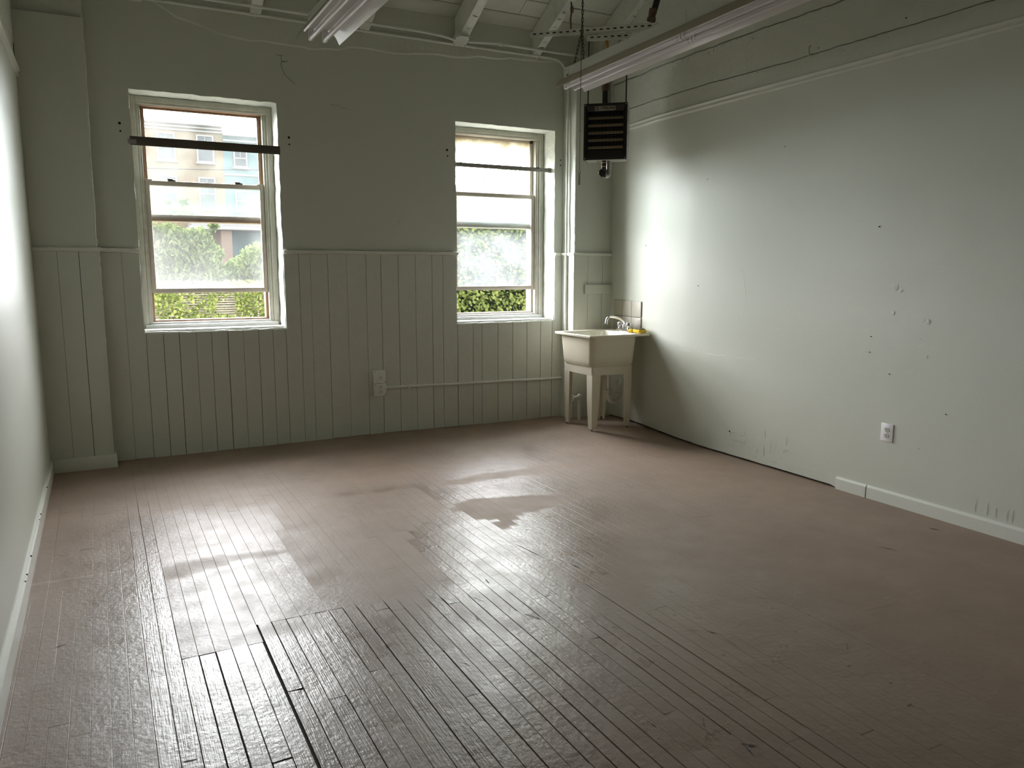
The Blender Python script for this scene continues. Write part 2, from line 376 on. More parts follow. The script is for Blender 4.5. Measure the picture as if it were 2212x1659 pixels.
def build_floor():
    B = MB(); bm = B.bm
    lg = bm.verts.layers.float.new('gloss'); lp = bm.verts.layers.float.new('plank'); lw = bm.verts.layers.float.new('worn')
    rnd = random.Random(11)
    def row(pts, val):
        out = []
        for (x, y, z) in pts:
            v = bm.verts.new((x, y, z + fz(x, y))); v[lg] = val[0]; v[lp] = val[1]; v[lw] = val[2]; out.append(v)
        return out
    k = -9
    bigs = {round(.492, 3)}
    while True:
        x0 = .124 + PITCH * k; x1 = x0 + PITCH; k += 1
        if x1 < -.46: continue
        if x0 > 4.66: break
        # board ends
        ends = [.95]
        y = .95 + rnd.uniform(.1, .9)
        forced = None
        xm = (x0 + x1) / 2
        if .19 < xm < .49: forced = 3.10
        elif .49 <= xm < .85: forced = 3.27
        while y < 6.72:
            if forced and y > forced - .25 and ends[-1] < forced:
                ends.append(forced); y = forced
            else: ends.append(y)
            y += rnd.uniform(.7, 1.9)
        ends.append(6.74)
        for a, b in zip(ends, ends[1:]):
            if b - a < .05: continue
            pv = rnd.random(); dz = rnd.gauss(0, .0008); tilt = rnd.gauss(0, .021); cup = rnd.gauss(.0, .00012)
            gl, gr = abs(rnd.gauss(0, .0007)) + .0003, abs(rnd.gauss(0, .0007)) + .0003
            if abs(x0 - .493) < .02 and a < 3.2: gl = .0042
            if abs(x1 - .493) < .02 and a < 3.2: gr = .0032
            if abs(x0 - .309) < .02 and a < 3.05: gl = .0028
            if abs(x0 - .247) < .02 and a < 3.05: gl = .0022
            ge = rnd.choice((.0004, .0008, .0015))
            n = max(2, int((b - a) / .045)); prev = None
            for i in range(n + 1):
                yy = lerp(a, b, i / n); end = i in (0, n)
                gz = ge * (1 - .85 * sst(1.9, 2.6, xm))
                if i == 0: yy += gz
                if i == n: yy -= gz
                rz = rough_zone(xm, yy)
                closed = sst(1.9, 2.6, xm + (fbm(xm * 3, yy * 2) - .5) * .6) * .9 + sst(4.6, 5.6, yy) * .45 + (.62 if xm < .06 else 0)
                q0 = (.30 + .95 * rz)
                ql = q0 * max(0, 1 - closed * (1.25 - .9 * sst(.55, .75, vnoise(k * 7.31, yy * 1.1)))); qr = q0 * max(0, 1 - closed * (1.25 - .9 * sst(.55, .75, vnoise((k + 1) * 7.31, yy * 1.1))))
                L_, R_2 = gl * ql + .00004, gr * qr + .00004
                t = tilt * (.10 + .90 * rz); d = dz * (.08 + .92 * rz); ed = .0022 if end else 0
                xs = [(x0 + L_, -.0002 - .0065 * ql), (x0 + L_ + .0002, -.0008 * ql - .00002), (x0 + L_ + .0012, 0), (xm, cup * rz), (x1 - R_2 - .0012, 0), (x1 - R_2 - .0002, -.0008 * qr - .00002), (x1 - R_2, -.0002 - .0065 * qr)]
                g = gloss(xm, yy)
                r = row([(px, yy, pz + d + t * (px - xm) - (.0006 * (rz + .15) if end else 0)) for px, pz in xs], (g, pv * (.15 + .85 * rz), rz))
                if prev:
                    for j in range(6): bm.faces.new((prev[j], prev[j + 1], r[j + 1], r[j]))
                prev = r
    B.box(XL - .06, 4.7, YR - .1, .95, -.05, -.0002)
    B.mi = 1; B.box(XL - .1, 4.75, .96, YB + .1, -.12, -.0075); B.box(XL - .1, 4.75, YR - .2, .96, -.12, -.051)
    G = [(1.708, 1.694, 1.754, 1.656, .012), (1.72, 1.70, 1.70, 1.62, .006), (1.525, 1.94, 1.526, 1.88, .012), (2.062, 2.386, 2.126, 2.362, .005), (.382, 2.416, .408, 2.448, .010), (.123, 2.412, .172, 2.406, .009), (-.253, 3.428, -.21, 3.445, .008), (2.035, 3.238, 2.053, 3.166, .014), (1.916, 3.675, 1.969, 3.322, .005), (2.201, 3.398, 2.202, 3.23, .006), (1.216, 2.993, 1.268, 2.987, .006), (1.137, 2.572, 1.151, 2.533, .008), (1.548, 2.846, 1.595, 2.745, .010), (1.568, 3.271, 1.559, 3.2, .007), (1.808, 3.07, 1.815, 3.042, .006), (4.18, 2.755, 4.209, 2.703, .010), (3.65, 2.686, 3.694, 2.592, .007), (3.04, 3.546, 3.207, 3.509, .004), (2.468, 2.175, 2.475, 2.162, .004), (2.652, 2.161, 2.657, 2.148, .004), (2.573, 2.001, 2.534, 1.961, .004), (1.707, 1.867, 1.664, 1.808, .005), (2.412, 1.873, 2.442, 1.869, .005), (2.449, 1.718, 2.473, 1.717, .005), (2.374, 1.589, 2.407, 1.592, .005), (2.261, 2.75, 2.276, 2.701, .004), (2.578, 2.515, 2.608, 2.453, .003), (1.847, 2.348, 1.893, 2.337, .003), (2.879, 2.17, 3.103, 2.162, .002), (.521, 2.747, .542, 2.792, .007), (-.065, 2.53, -.037, 2.536, .003), (1.422, 3.104, 1.452, 3.02, .005), (1.35, 2.924, 1.343, 2.862, .006), (2.626, 3.108, 2.639, 3.086, .004), (2.14, 2.355, 2.179, 2.288, .006), (2.171, 2.292, 2.161, 2.163, .004)]
    B.mi = 2
    for (xa, ya, xb, yb, r) in G:
        a, b = Vector((xa, ya)), Vector((xb, yb)); d = (b - a).normalized(); p = Vector((-d.y, d.x)); n = 7; up, lo = [], []
        for i in range(n + 1):
            c = a.lerp(b, i / n); w = r * .6 * math.sin(PI * (i + .35) / (n + .7)) * rnd.uniform(.15, 1.0); w2 = r * .6 * math.sin(PI * (i + .35) / (n + .7)) * rnd.uniform(.1, .9)
            for L_, s_ in ((up, w), (lo, -w2)): q = c + p * s_; L_.append(bm.verts.new((q.x, q.y, fz(q.x, q.y) + .0014)))
        for i in range(n): bm.faces.new((lo[i], lo[i + 1], up[i + 1], up[i])).material_index = 2
    for v in bm.verts:
        if v[lg] == 0 and v.co.y < .96: v[lg] = .3
    o = B.build('floor', [M_floor, M_dark, M_gouge], smooth=0, recalc=False)
    return struct(o)
build_floor()

# ------------------------------------------------------------------ back wall with two deep window openings
rj = random.Random(5)
def opening_loop(w, y, j, step=.06):
    x0, x1, z0, z1 = w; P = []
    def seg(a, b):
        n = max(1, int((Vector(b) - Vector(a)).length / step))
        for i in range(n): P.append((lerp(a[0], b[0], i / n) + rj.uniform(-j, j), y, lerp(a[1], b[1], i / n) + rj.uniform(-j, j)))
    seg((x0, z0), (x1, z0)); seg((x1, z0), (x1, z1)); seg((x1, z1), (x0, z1)); seg((x0, z1), (x0, z0))
    return P
WZ = 1.605                                             # top of the wainscot
def back_wall():
    B = MB(); bm = B.bm
    x0, x1, zt = XL - .06, 4.62, 3.70
    loops = [opening_loop(W1, YB, .004), opening_loop(W2, YB, .003)]
    edges = []
    def ring(P):
        v = [bm.verts.new(p) for p in P]
        for i in range(len(v)): edges.append(bm.edges.new((v[i], v[(i + 1) % len(v)])))
        return v
    ring([(x0, YB, -.05), (x1, YB, -.05), (x1, YB, zt), (x0, YB, zt)])
    rv = [ring(L) for L in loops]
    bmesh.ops.triangle_fill(bm, edges=edges, use_beauty=True)
    B.mi = 1
    for w, v in zip((W1, W2), rv):
        prev = v
        for y, j in ((YB + .012, .002), (YB + .10, .003), (YB + .24, .001)):
            cur = []
            for p in v:
                cur.append(bm.verts.new((p.co.x + rj.uniform(-j, j), y, p.co.z + rj.uniform(-j, j))))
            for i in range(len(v)): bm.faces.new((prev[i], prev[(i + 1) % len(v)], cur[(i + 1) % len(v)], cur[i])).material_index = 1
            prev = cur
    B.mi = 2
    e = .012
    xs = [(x0 - .1, W1[0] - e), (W1[1] + e, W2[0] - e), (W2[1] + e, x1 + .3)]
    for a, b in xs: B.box(a, b, YB + .006, YB + .42, -.3, 4.1)
    for w in (W1, W2):
        B.box(w[0] - e, w[1] + e, YB + .006, YB + .42, -.3, w[2] - e); B.box(w[0] - e, w[1] + e, YB + .006, YB + .42, w[3] + e, 4.1)
    # thick uneven plaster band below the roof
    B.mi = 3
    edge = [(-.45, 3.50), (.2, 3.50), (.452, 3.446), (.652, 3.361), (.828, 3.295), (1.0, 3.262), (1.193, 3.248), (1.586, 3.251), (2.0, 3.284), (2.569, 3.308), (3.2, 3.36), (3.818, 3.412), (4.62, 3.44)]
    n = 130; lo, lo2, hi = [], [], []
    for i in range(n + 1):
        x = lerp(-.44, 4.6, i / n); z = interp(edge, x) + (fbm(x * 6, 2) - .5) * .05
        th = .010 + fbm(x * 3, 7) * .010
        lo.append(bm.verts.new((x, YB - .0005, z))); lo2.append(bm.verts.new((x, YB - th, z + .012))); hi.append(bm.verts.new((x, YB - th, 3.70)))
    for i in range(n):
        for A, C in ((lo, lo2), (lo2, hi)): bm.faces.new((A[i], A[i + 1], C[i + 1], C[i])).material_index = 3
    # wainscot boards with dark joints
    B.mi = 4
    GX = [.012, .166, .298, .42, .535, .66, .775, .90, 1.02, 1.14, 1.255, 1.362, 1.49, 1.584, 1.731, 1.897, 2.066, 2.20, 2.36, 2.52, 2.68, 2.786, 2.93, 3.088, 3.18, 3.35, 3.507, 3.664, 3.817, 3.948, 4.10]
    for i, (a, b) in enumerate(zip(GX, GX[1:])):
        g0, g1 = rj.uniform(.0007, .0026), rj.uniform(.0007, .0026); th = .011 + rj.uniform(-.0012, .0012)
        cuts = [(a + g0, b - g1, WZ)]
        for w in (W1, W2):
            new = []
            for (c, d, z) in cuts:
                if d <= w[0] or c >= w[1] or z < WZ: new.append((c, d, z)); continue
                if c < w[0]: new.append((c, w[0] - .004, WZ))
                new.append((max(c, w[0] - .004), min(d, w[1] + .004), w[2] - .006))
                if d > w[1]: new.append((w[1] + .004, d, WZ))
            cuts = new
        for (c, d, z) in cuts:
            if d - c > .004: B.box(c, d, YB - th, YB + .001, fz((c + d) / 2, YB) + rj.uniform(-.004, .004), z + rj.uniform(-.002, .002), bev=.0012, seg=1)
    B.mi = 5
    for i in GX[1:-1]: B.box(i - .004, i + .004, YB - .0012, YB + .001, 0, W1[2] - .012 if (W1[0] < i < W1[1]) else (W2[2] - .012 if W2[0] < i < W2[1] else WZ))
    # plug holes and a hairline crack
    for (x, z) in [(.216, 2.551), (.218, 2.495), (1.451, 2.54), (1.452, 2.486), (2.846, 2.536), (2.85, 2.484), (4.032, 2.521), (4.032, 2.473)]:
        r = .010 if z > 2.5 and x < 3.5 else .007
        B.cyl((x, YB - .0008, z), (x, YB + .002, z), r, 10)
    cr = [(1.378, 3.176), (1.40, 3.168), (1.423, 3.174), (1.412, 3.153), (1.421, 3.126), (1.47, 3.133), (1.414, 3.122), (1.412, 3.096), (1.427, 3.049), (1.445, 3.02), (1.465, 3.005), (1.49, 2.985), (1.513, 2.962)]
    for a, b in zip(cr, cr[1:]): B.tube([(a[0], YB + .0005, a[1]), (b[0], YB + .0005, b[1])], .0016, 5)
    cr = [(1.80, 2.83), (1.84, 2.826), (1.87, 2.835), (1.89, 2.81), (1.93, 2.815), (1.96, 2.80)]
    for a, b in zip(cr, cr[1:]): B.tube([(a[0], YB + .0006, a[1]), (b[0], YB + .0006, b[1])], .0012, 5)
    # crumbly plaster bits round the openings
    B.mi = 1
    for w in (W1, W2):
        for q in range(46):
            s_ = rj.random(); side = rj.choice('rbbbt')
            p = {'l': (w[0], lerp(w[2], w[3], s_)), 'r': (w[1], lerp(w[2], w[3], s_)), 'b': (lerp(w[0], w[1], s_), w[2] - .004), 't': (lerp(w[0], w[1], s_), w[3] + .003)}[side]
            c = Vector((p[0], YB - .004, p[1])); r = rj.uniform(.002, .0055)
            b = bmesh.new(); bmesh.ops.create_icosphere(b, subdivisions=1, radius=r)
            for v in b.verts: v.co = Vector((v.co.x * rj.uniform(.7, 2.2), v.co.y * .7, v.co.z * rj.uniform(.6, 1.3))) + c
            B.merge(b)
    return struct(B.build('wall_back', [M_wall, M_reveal, M_wall, M_plast, M_wains, M_dark], smooth=30))
back_wall()

# chair rail along the back wall (three lengths broken by the windows and pilasters)
def rail_piece(name, x0, x1, y, z=1.606):
    B = MB(); prof = [(0, 0), (.010, 0), (.016, .006), (.016, .012), (.022, .018), (.022, .026), (.014, .030), (0, .030)]
    n = max(2, int((x1 - x0) / .1))
    B.sweep(prof, (n + 1, lambda u, v, i: (lerp(x0, x1, i / n), y - u - .004, z + v + (fbm(lerp(x0, x1, i / n) * 4, 1) - .5) * .004)))
    return struct(B.build(name, M_trim))
rail_piece('trim_3', .012, W1[0] - .006, YB - .008)
rail_piece('trim_4', W1[1] + .003, W2[0] + .006, YB - .008)
rail_piece('trim_5', W2[1] + .002, 4.052, YB - .008)

# ------------------------------------------------------------------ side walls
def jag(y, seed, a=.012): return (fbm(y * 5 + seed, seed) - .5) * a + (fbm(y * 22, seed + 3) - .5) * a * .6
def side_wall(name, xf, sign, strips, ys, mats):
    """strips: (z0(y), z1(y), inset toward room, material)"""
    B = MB()
    for zb, zt, inset, mi in strips:
        B.mi = mi; rows = []
        for y in ys:
            x = xf(y) - sign * inset; a, b = zb(y), zt(y)
            rows.append([(x + sign * .05, y, a), (x + sign * .0015, y, a), (x, y, a + .002), (x, y, lerp(a, b, .5)), (x, y, b - .003), (x + sign * .002, y, b), (x + sign * .05, y, b)])
        R = [[B.bm.verts.new(p) for p in r] for r in rows]
        for A, C in zip(R, R[1:]):
            for j in range(6): B.bm.faces.new((A[j], A[j + 1], C[j + 1], C[j])).material_index = mi
    return B
ys = [lerp(YR, 6.72, i / 230) for i in range(231)]
fl0 = lambda y: 0.0
c1 = lambda y: 2.935 + jag(y, 2) + .012 * sst(4.4, 5.2, y)
c2 = lambda y: 3.218 + jag(y, 6, .016)
rzt = lambda y: roof_z(y) + .12
B = side_wall('wall_right', wx, 1, [
    (lambda y: fz(wx(y), y) + (.014 * sst(3.55, 3.65, y) + .006 * (fbm(y * 7, 1) - .4) if y > 3.5 else -.02), lambda y: 2.79, 0, 0),
    (lambda y: 2.785, lambda y: c1(y) - .007, .006, 1),
    (lambda y: c1(y), lambda y: c2(y) - .008, .0, 1),
    (lambda y: c2(y), rzt, .008, 1)], ys, None)
B.mi = 2; B.box(4.60, 4.9, YR - .2, 7.1, -.2, 8.2)
n0 = [(wx(y) + .03, y) for y in ys]
for (a, b) in zip(n0, n0[1:]): B.faces([(a[0], a[1], -.02), (b[0], b[1], -.02), (b[0], b[1], 6.3), (a[0], a[1], 6.3)], [(0, 1, 2, 3)])
# raised paint flakes and ridges low on the wall, and on the board joints above
B.mi = 0
for q in range(48):
    y = rj.gauss(4.45, .35); z = abs(rj.gauss(.10, .05)) + .03
    if y < 3.62 or y > 5.6: continue
    l = rj.uniform(.01, .07); x = wx(y)
    if rj.random() < .6: B.tube([(x, y, z), (x - .0025, y + rj.uniform(-.004, .004), z + l * .5), (x, y + rj.uniform(-.006, .006), z + l)], [.0008, rj.uniform(.0004, .0008), .0003], 5)
    else: B.tube([(x, y, z), (x - .002, y + l, z + rj.uniform(-.01, .01)), (x, y + l * 2, z + rj.uniform(-.01, .01))], [.0005, rj.uniform(.0009, .0016), .0005], 5)
for y in [2.55, 2.5, 2.44, 2.41, 2.34, 2.28, 2.62]: B.tube([(wx(y), y, .10), (wx(y) - .0025, y + .004, .14), (wx(y), y + rj.uniform(-.01, .01), .10 + rj.uniform(.05, .12))], [.0005, .0009, .0004], 5)
for q in range(26):
    y = rj.uniform(2.6, 5.2); z = 1.03 + (5.8 - y) * .012 + rj.choice((0, 0, -.09)) + rj.uniform(-.012, .012); l = rj.uniform(.004, .05); x = wx(y)
    B.tube([(x, y, z), (x - .0015, y + l * .5, z), (x, y + l, z)], [.0006, .0022, .0006], 5)
for q in range(60):
    y = rj.uniform(2.2, 6.0); z = (c1 if rj.random() < .6 else c2)(y) - rj.uniform(.0, .035); x = wx(y) - .003; l = rj.uniform(.008, .03)
    B.tube([(x, y, z), (x - .003, y + rj.uniform(-.003, .003), z - l * .5), (x, y, z - l)], [.0008, rj.uniform(.002, .0045), .0008], 5)
for (y, z) in [(4.62, 3.19), (4.58, 3.17), (4.60, 3.15), (4.64, 3.16), (4.61, 3.18)]:
    b = bmesh.new(); bmesh.ops.create_icosphere(b, subdivisions=2, radius=.022)
    for v in b.verts: v.co = Vector((v.co.x * .25, v.co.y * rj.uniform(.4, 1.1), v.co.z * rj.uniform(.4, 1.1))) + Vector((wx(y) - .004, y + rj.uniform(-.02, .02), z))
    B.merge(b)
def ridge(pts, r=.0016):
    r *= .75
    for a, b in zip(pts, pts[1:]):
        n = max(2, int((Vector(a) - Vector(b)).length / .05)); B.tube([(wx(lerp(a[0], b[0], k / n)) + .0006, lerp(a[0], b[0], k / n) + rj.uniform(-.002, .002), lerp(a[1], b[1], k / n) + rj.uniform(-.002, .002)) for k in range(n + 1)], [r * rj.uniform(.5, 1.3) for k in range(n + 1)], 6)
ridge([(4.57, 2.55), (4.565, 2.1), (4.565, 1.758), (4.568, 1.496)], .0009); ridge([(4.568, 1.496), (4.516, 1.289), (4.54, 1.12)])
ridge([(5.198, 1.594), (5.188, 1.392), (4.915, 1.415), (4.931, 1.583)], .0012); ridge([(5.412, 1.593), (5.04, 1.592), (4.498, 1.606)], .0014); ridge([(5.211, 1.386), (4.782, 1.391)], .0014)
ridge([(5.511, .79), (5.145, .795)], .0016); ridge([(4.94, .794), (4.716, .797)], .002); ridge([(4.594, .799), (4.399, .801)], .002); ridge([(4.127, .807), (4.041, .806)], .0016)
ridge([(4.067, .068), (3.947, .082), (3.58, .088)], .0014); ridge([(4.79, .089), (4.70, .075)], .0016); ridge([(4.42, .105), (4.30, .075), (4.18, .08), (4.067, .068)], .0015)
for v_ in ([(5.223, .253), (5.2, .04)], [(4.681, .216), (4.669, .106)], [(4.148, .204), (4.144, .093)]): ridge(v_, .0013)
for (y, z, r) in [(3.246, 1.38, .022), (3.243, 1.219, .013), (3.002, 1.179, .016), (3.007, .40, .010), (5.719, 1.348, .016), (2.996, .965, .012), (3.03, 1.185, .012), (3.20, 1.36, .012)]:
    for k in range(3):
        b = bmesh.new(); bmesh.ops.create_icosphere(b, subdivisions=2, radius=r * rj.uniform(.35, .8))
        for v in b.verts: v.co = Vector((v.co.x * .22, v.co.y, v.co.z)) + Vector((wx(y), y + rj.uniform(-r, r) * .6, z + rj.uniform(-r, r) * .6))
        B.merge(b)
# bent nails standing in the board joint
for (y, z) in [(4.02, 2.935), (2.62, 2.91)]:
    x = wx(y) - .004
    B.tube([(x, y, z - .01), (x - .012, y, z + .012), (x - .012, y - .003, z + .045), (x - .004, y - .005, z + .055)], [.007, .006, .005, .003], 6)
B.mi = 3
for (y, z, r) in [(2.95, 3.03, .008), (2.75, 3.06, .007), (3.3, 2.98, .004), (3.95, 2.96, .003), (5.0, 2.2, .003), (4.2, 2.35, .003), (2.45, 2.45, .006), (3.386, 1.755, .004), (3.391, 1.059, .003), (3.392, .957, .003), (5.82, 1.694, .004), (2.845, .64, .003), (3.239, .833, .003), (4.629, .202, .006), (5.067, 1.348, .003)]:
    B.cyl((wx(y) - .004, y, z), (wx(y) + .002, y, z), r, 8)
struct(B.build('wall_right', [M_wall, M_plast, M_dark, M_dark], smooth=30))

B = side_wall('wall_left', lambda y: XL, -1, [(lambda y: -.02, lambda y: 2.80, 0, 0), (lambda y: 2.79, lambda y: 2.99 + jag(y, 4), -.004, 0), (lambda y: 2.993 + jag(y, 4), rzt, .002, 0)], ys, None)
B.mi = 1; B.box(XL - .35, XL - .045, YR - .2, 7.1, -.2, 8.2)
struct(B.build('wall_left', [M_wall, M_dark], smooth=30))
B = MB(); B.box(XL - .3, 4.9, YR - .3, YR, -.2, 8.2); struct(B.build('wall_rear', M_wall))

# picture rails
def picture_rail(name, xf, sign, z, y0, y1):
    B = MB(); prof = [(0, 0), (.008, 0), (.016, .008), (.018, .016), (.012, .024), (.012, .032), (.024, .040), (.026, .048), (.018, .055), (0, .058)]
    n = int((y1 - y0) / .08)
    B.sweep(prof, (n + 1, lambda u, v, i: (xf(lerp(y0, y1, i / n)) - sign * (u - .002), lerp(y0, y1, i / n), z + v)))
    return struct(B.build(name, M_trim, smooth=50))
picture_rail('trim_1', wx, 1, 2.752, YR, 6.17)
picture_rail('trim_2', lambda y: XL, -1, 2.775, YR, 6.505)

# baseboards
B = MB()
prof = [(0, -.012), (.017, -.012), (.017, .072), (.013, .077), (.010, .084), (0, .086)]
for y0, y1 in ((YR, 3.335), (3.341, 3.578)):
    n = max(2, int((y1 - y0) / .15)); t = .002 if y0 > 3 else 0
    B.sweep([(u + t, v) for u, v in prof], (n + 1, lambda u, v, i: (4.396 - u, lerp(y0, y1, i / n), v)))
struct(B.build('baseboard_right', M_trim))
B = MB(); n = 60
B.sweep([(0, -.01), (.022, -.01), (.022, .092), (.016, .098), (0, .098)], (n + 1, lambda u, v, i: (XL - .001 + u + (fbm(i * .7, 3) - .5) * .004, lerp(YR, 6.50, i / n), v + (fbm(i * .4, 1) - .5) * .006)))
B.mi = 1
for q in range(7):
    y = rj.uniform(2.6, 6.3); B.box(XL + .014, XL + .0215, y, y + rj.uniform(.004, .014), .092, .0985)
struct(B.build('baseboard_left', [M_trim, M_dark]))

# pilasters in the two back corners
def pilaster(name, x0, x1, zt, grooves, slant=0, jit=.003, PF=PF):
    B = MB(); bm = B.bm; n = 40; rows = []
    for i in range(n + 1):
        z = lerp(-.02, zt, i / n); j = rj.uniform(-jit, jit) if i not in (0, n) else 0
        xl = x0 + (j if slant >= 0 and x0 > 2 else 0); xr = x1 + (j if x0 < 2 else 0) + (slant * (z / zt - .5) if x0 < 2 else 0)
        rows.append([bm.verts.new(p) for p in ((xl, YB + .003, z), (xl, PF + .003, z), (xl + .003, PF, z), (xr - .003, PF, z), (xr, PF + .003, z), (xr, YB + .003, z))])
    for A, C in zip(rows, rows[1:]):
        for k in range(5): bm.faces.new((A[k], A[k + 1], C[k + 1], C[k]))
    bm.faces.new(rows[-1])
    B.mi = 1
    gx = [x0 - .002] + grooves + [x1 + .004]
    for a, b in zip(gx, gx[1:]):
        B.box(a + rj.uniform(.0005, .0018), b - rj.uniform(.0005, .0018), PF - .011, PF + .002, .0 + fz(a, PF), WZ, bev=.0012, seg=1)
    B.box(x0 - .011 if x0 > 2 else x1 + .0, x0 + .002 if x0 > 2 else x1 + .011, PF - .011, YB - .012, .0, WZ, bev=.001, seg=1)
    B.mi = 2
    for g in grooves: B.box(g - .003, g + .003, PF - .001, PF + .001, .02, WZ)
    # chipped edge; its lighter colour stands in for window light on the corner
    B.mi = 3; xe = x0 if x0 > 2 else x1
    for q in range(46):
        z = rj.uniform(.95, 2.6) if x0 > 2 else rj.uniform(.8, 3.1); b = bmesh.new(); bmesh.ops.create_icosphere(b, subdivisions=1, radius=rj.uniform(.003, .006))
        off = (-.010 if x0 > 2 else .010) if z < WZ else 0
        for v in b.verts: v.co = Vector((v.co.x, v.co.y, v.co.z * rj.uniform(1.5, 4))) + Vector((xe + off, PF + .001 - (.01 if z < WZ else 0), z))
        B.merge(b)
    return struct(B.build(name, [M_wall, M_wains, M_dark, M_trim], smooth=30))
pilaster('wall_pilaster_left', XL, .008, 3.215, [-.250, -.114], .035)
pilaster('wall_pilaster_right', 4.060, 4.50, 3.33, [4.209, 4.379], PF=PR)
def wrap_rail(name, pts, z=1.606):
    B = MB(); prof = [(0, 0), (.010, 0), (.016, .006), (.016, .012), (.022, .018), (.022, .026), (.014, .030), (0, .030)]
    B.sweep(prof, (len(pts), lambda u, v, i: (pts[i][0] + pts[i][2] * u, pts[i][1] + pts[i][3] * u, z + v)))
    return struct(B.build(name, M_trim))
wrap_rail('trim_6', [(XL + .002, PF - .008, 0, -1), (.016, PF - .008, 1, -1), (.016, YB - .034, 1, 0)])
wrap_rail('trim_7', [(4.053, YB - .034, -1, 0), (4.053, PR - .008, -1, -1), (4.478, PR - .008, 0, -1)])
B = MB(); B.box(XL + .022, .035, PF - .032, PF - .011, -.01, .098, bev=.003); B.box(.0195, .035, PF - .012, PF + .10, -.01, .098, bev=.003)
struct(B.build('baseboard_pilaster', M_trim))
# timber plate above the left pilaster
B = MB(); B.box(XL, .02, PF + .03, YB + .01, 3.222, 3.40, bev=.004); struct(B.build('ceiling_beam', M_ceil))

# ------------------------------------------------------------------ roof: boards and rafters
def slope_M(): return Matrix.Translation((0, YB, 3.655)) @ Matrix.Rotation(-math.atan(ROOF_T), 4, 'X')
B = MB()
Ms = slope_M(); v = -.25; Lr = (YB - RIDGE) / math.cos(math.atan(ROOF_T))
# in slope space -y runs up the roof
while v < Lr:
    w = rj.uniform(.17, .24); x = XL - .05
    cut = rj.uniform(.5, 4.2)
    for a, b in ((x, cut - .001), (cut + .001, 4.7)):
        dz = rj.uniform(-.003, .003); B.box(a, b, -(v + w) + .0035, -v - .0035, dz, dz + .025, M=Ms, bev=.002, seg=1)
    v += w
B.mi = 1
for q in range(14):
    xx = rj.uniform(.4, 4.4); yy = rj.uniform(.05, 1.6); L_ = rj.uniform(.1, .5)
    B.tube([(xx + L_ * k / 4, -yy + rj.uniform(-.008, .008), -.0015) for k in range(5)], [.001, .003, .002, .003, .001], 5, M=Ms)
for (xx, yy) in [(3.28, .42), (3.25, .95), (2.4, .6), (4.15, .75)]:
    for k in range(7):
        a = rj.uniform(0, 6.28); B.tube([(xx, -yy, -.002), (xx + .03 * math.cos(a), -yy + .03 * math.sin(a), -.002)], [.006, .001], 5, M=Ms)
B.box(XL - .3, 4.9, -Lr, .5, .035, .25, M=Ms)
M2 = Matrix.Translation((0, RIDGE, roof_z(RIDGE))) @ Matrix.Rotation(math.atan(ROOF_T), 4, 'X')
B.mi = 0; B.box(XL - .3, 4.9, -(RIDGE - YR + .6) / math.cos(math.atan(ROOF_T)), .02, 0, .2, M=M2)
struct(B.build('ceiling', [M_ceil, M_dark], smooth=30))
def rafter(xa, xb, dep=.2, twist=0):
    B = MB(); n = 24; R = []
    for i in range(n + 1):
        y = lerp(YB + .05, RIDGE, i / n); zt = roof_z(y) - .004; zb = zt - .224 + rj.uniform(-.002, .002)
        s_ = twist * (i / n)
        R.append([(xa + s_, y, zb + .004), (xa + s_ + .004, y, zb), (xb + s_ - .004, y, zb), (xb + s_, y, zb + .004), (xb + s_, y, zt), (xa + s_, y, zt)])
    B.loft(R)
    B.mi = 1
    for q in range(8):                                  # chips of bare timber on the soffit
        y = YB - rj.uniform(.1, .9); b = bmesh.new(); bmesh.ops.create_icosphere(b, subdivisions=1, radius=rj.uniform(.004, .010))
        for v in b.verts: v.co = Vector((v.co.x, v.co.y * rj.uniform(.6, 1.8), v.co.z * .12)) + Vector((lerp(xa, xb, rj.uniform(.15, .85)), y, roof_z(y) - .229))
        B.merge(b)
    return struct(B.build('ceiling_rafter', [M_raft, M_rust], smooth=30))
for xa, xb in ((.335, .42), (1.18, 1.265), (2.055, 2.14), (2.925, 3.012), (3.705, 3.782), (4.375, 4.46)): rafter(xa, xb)

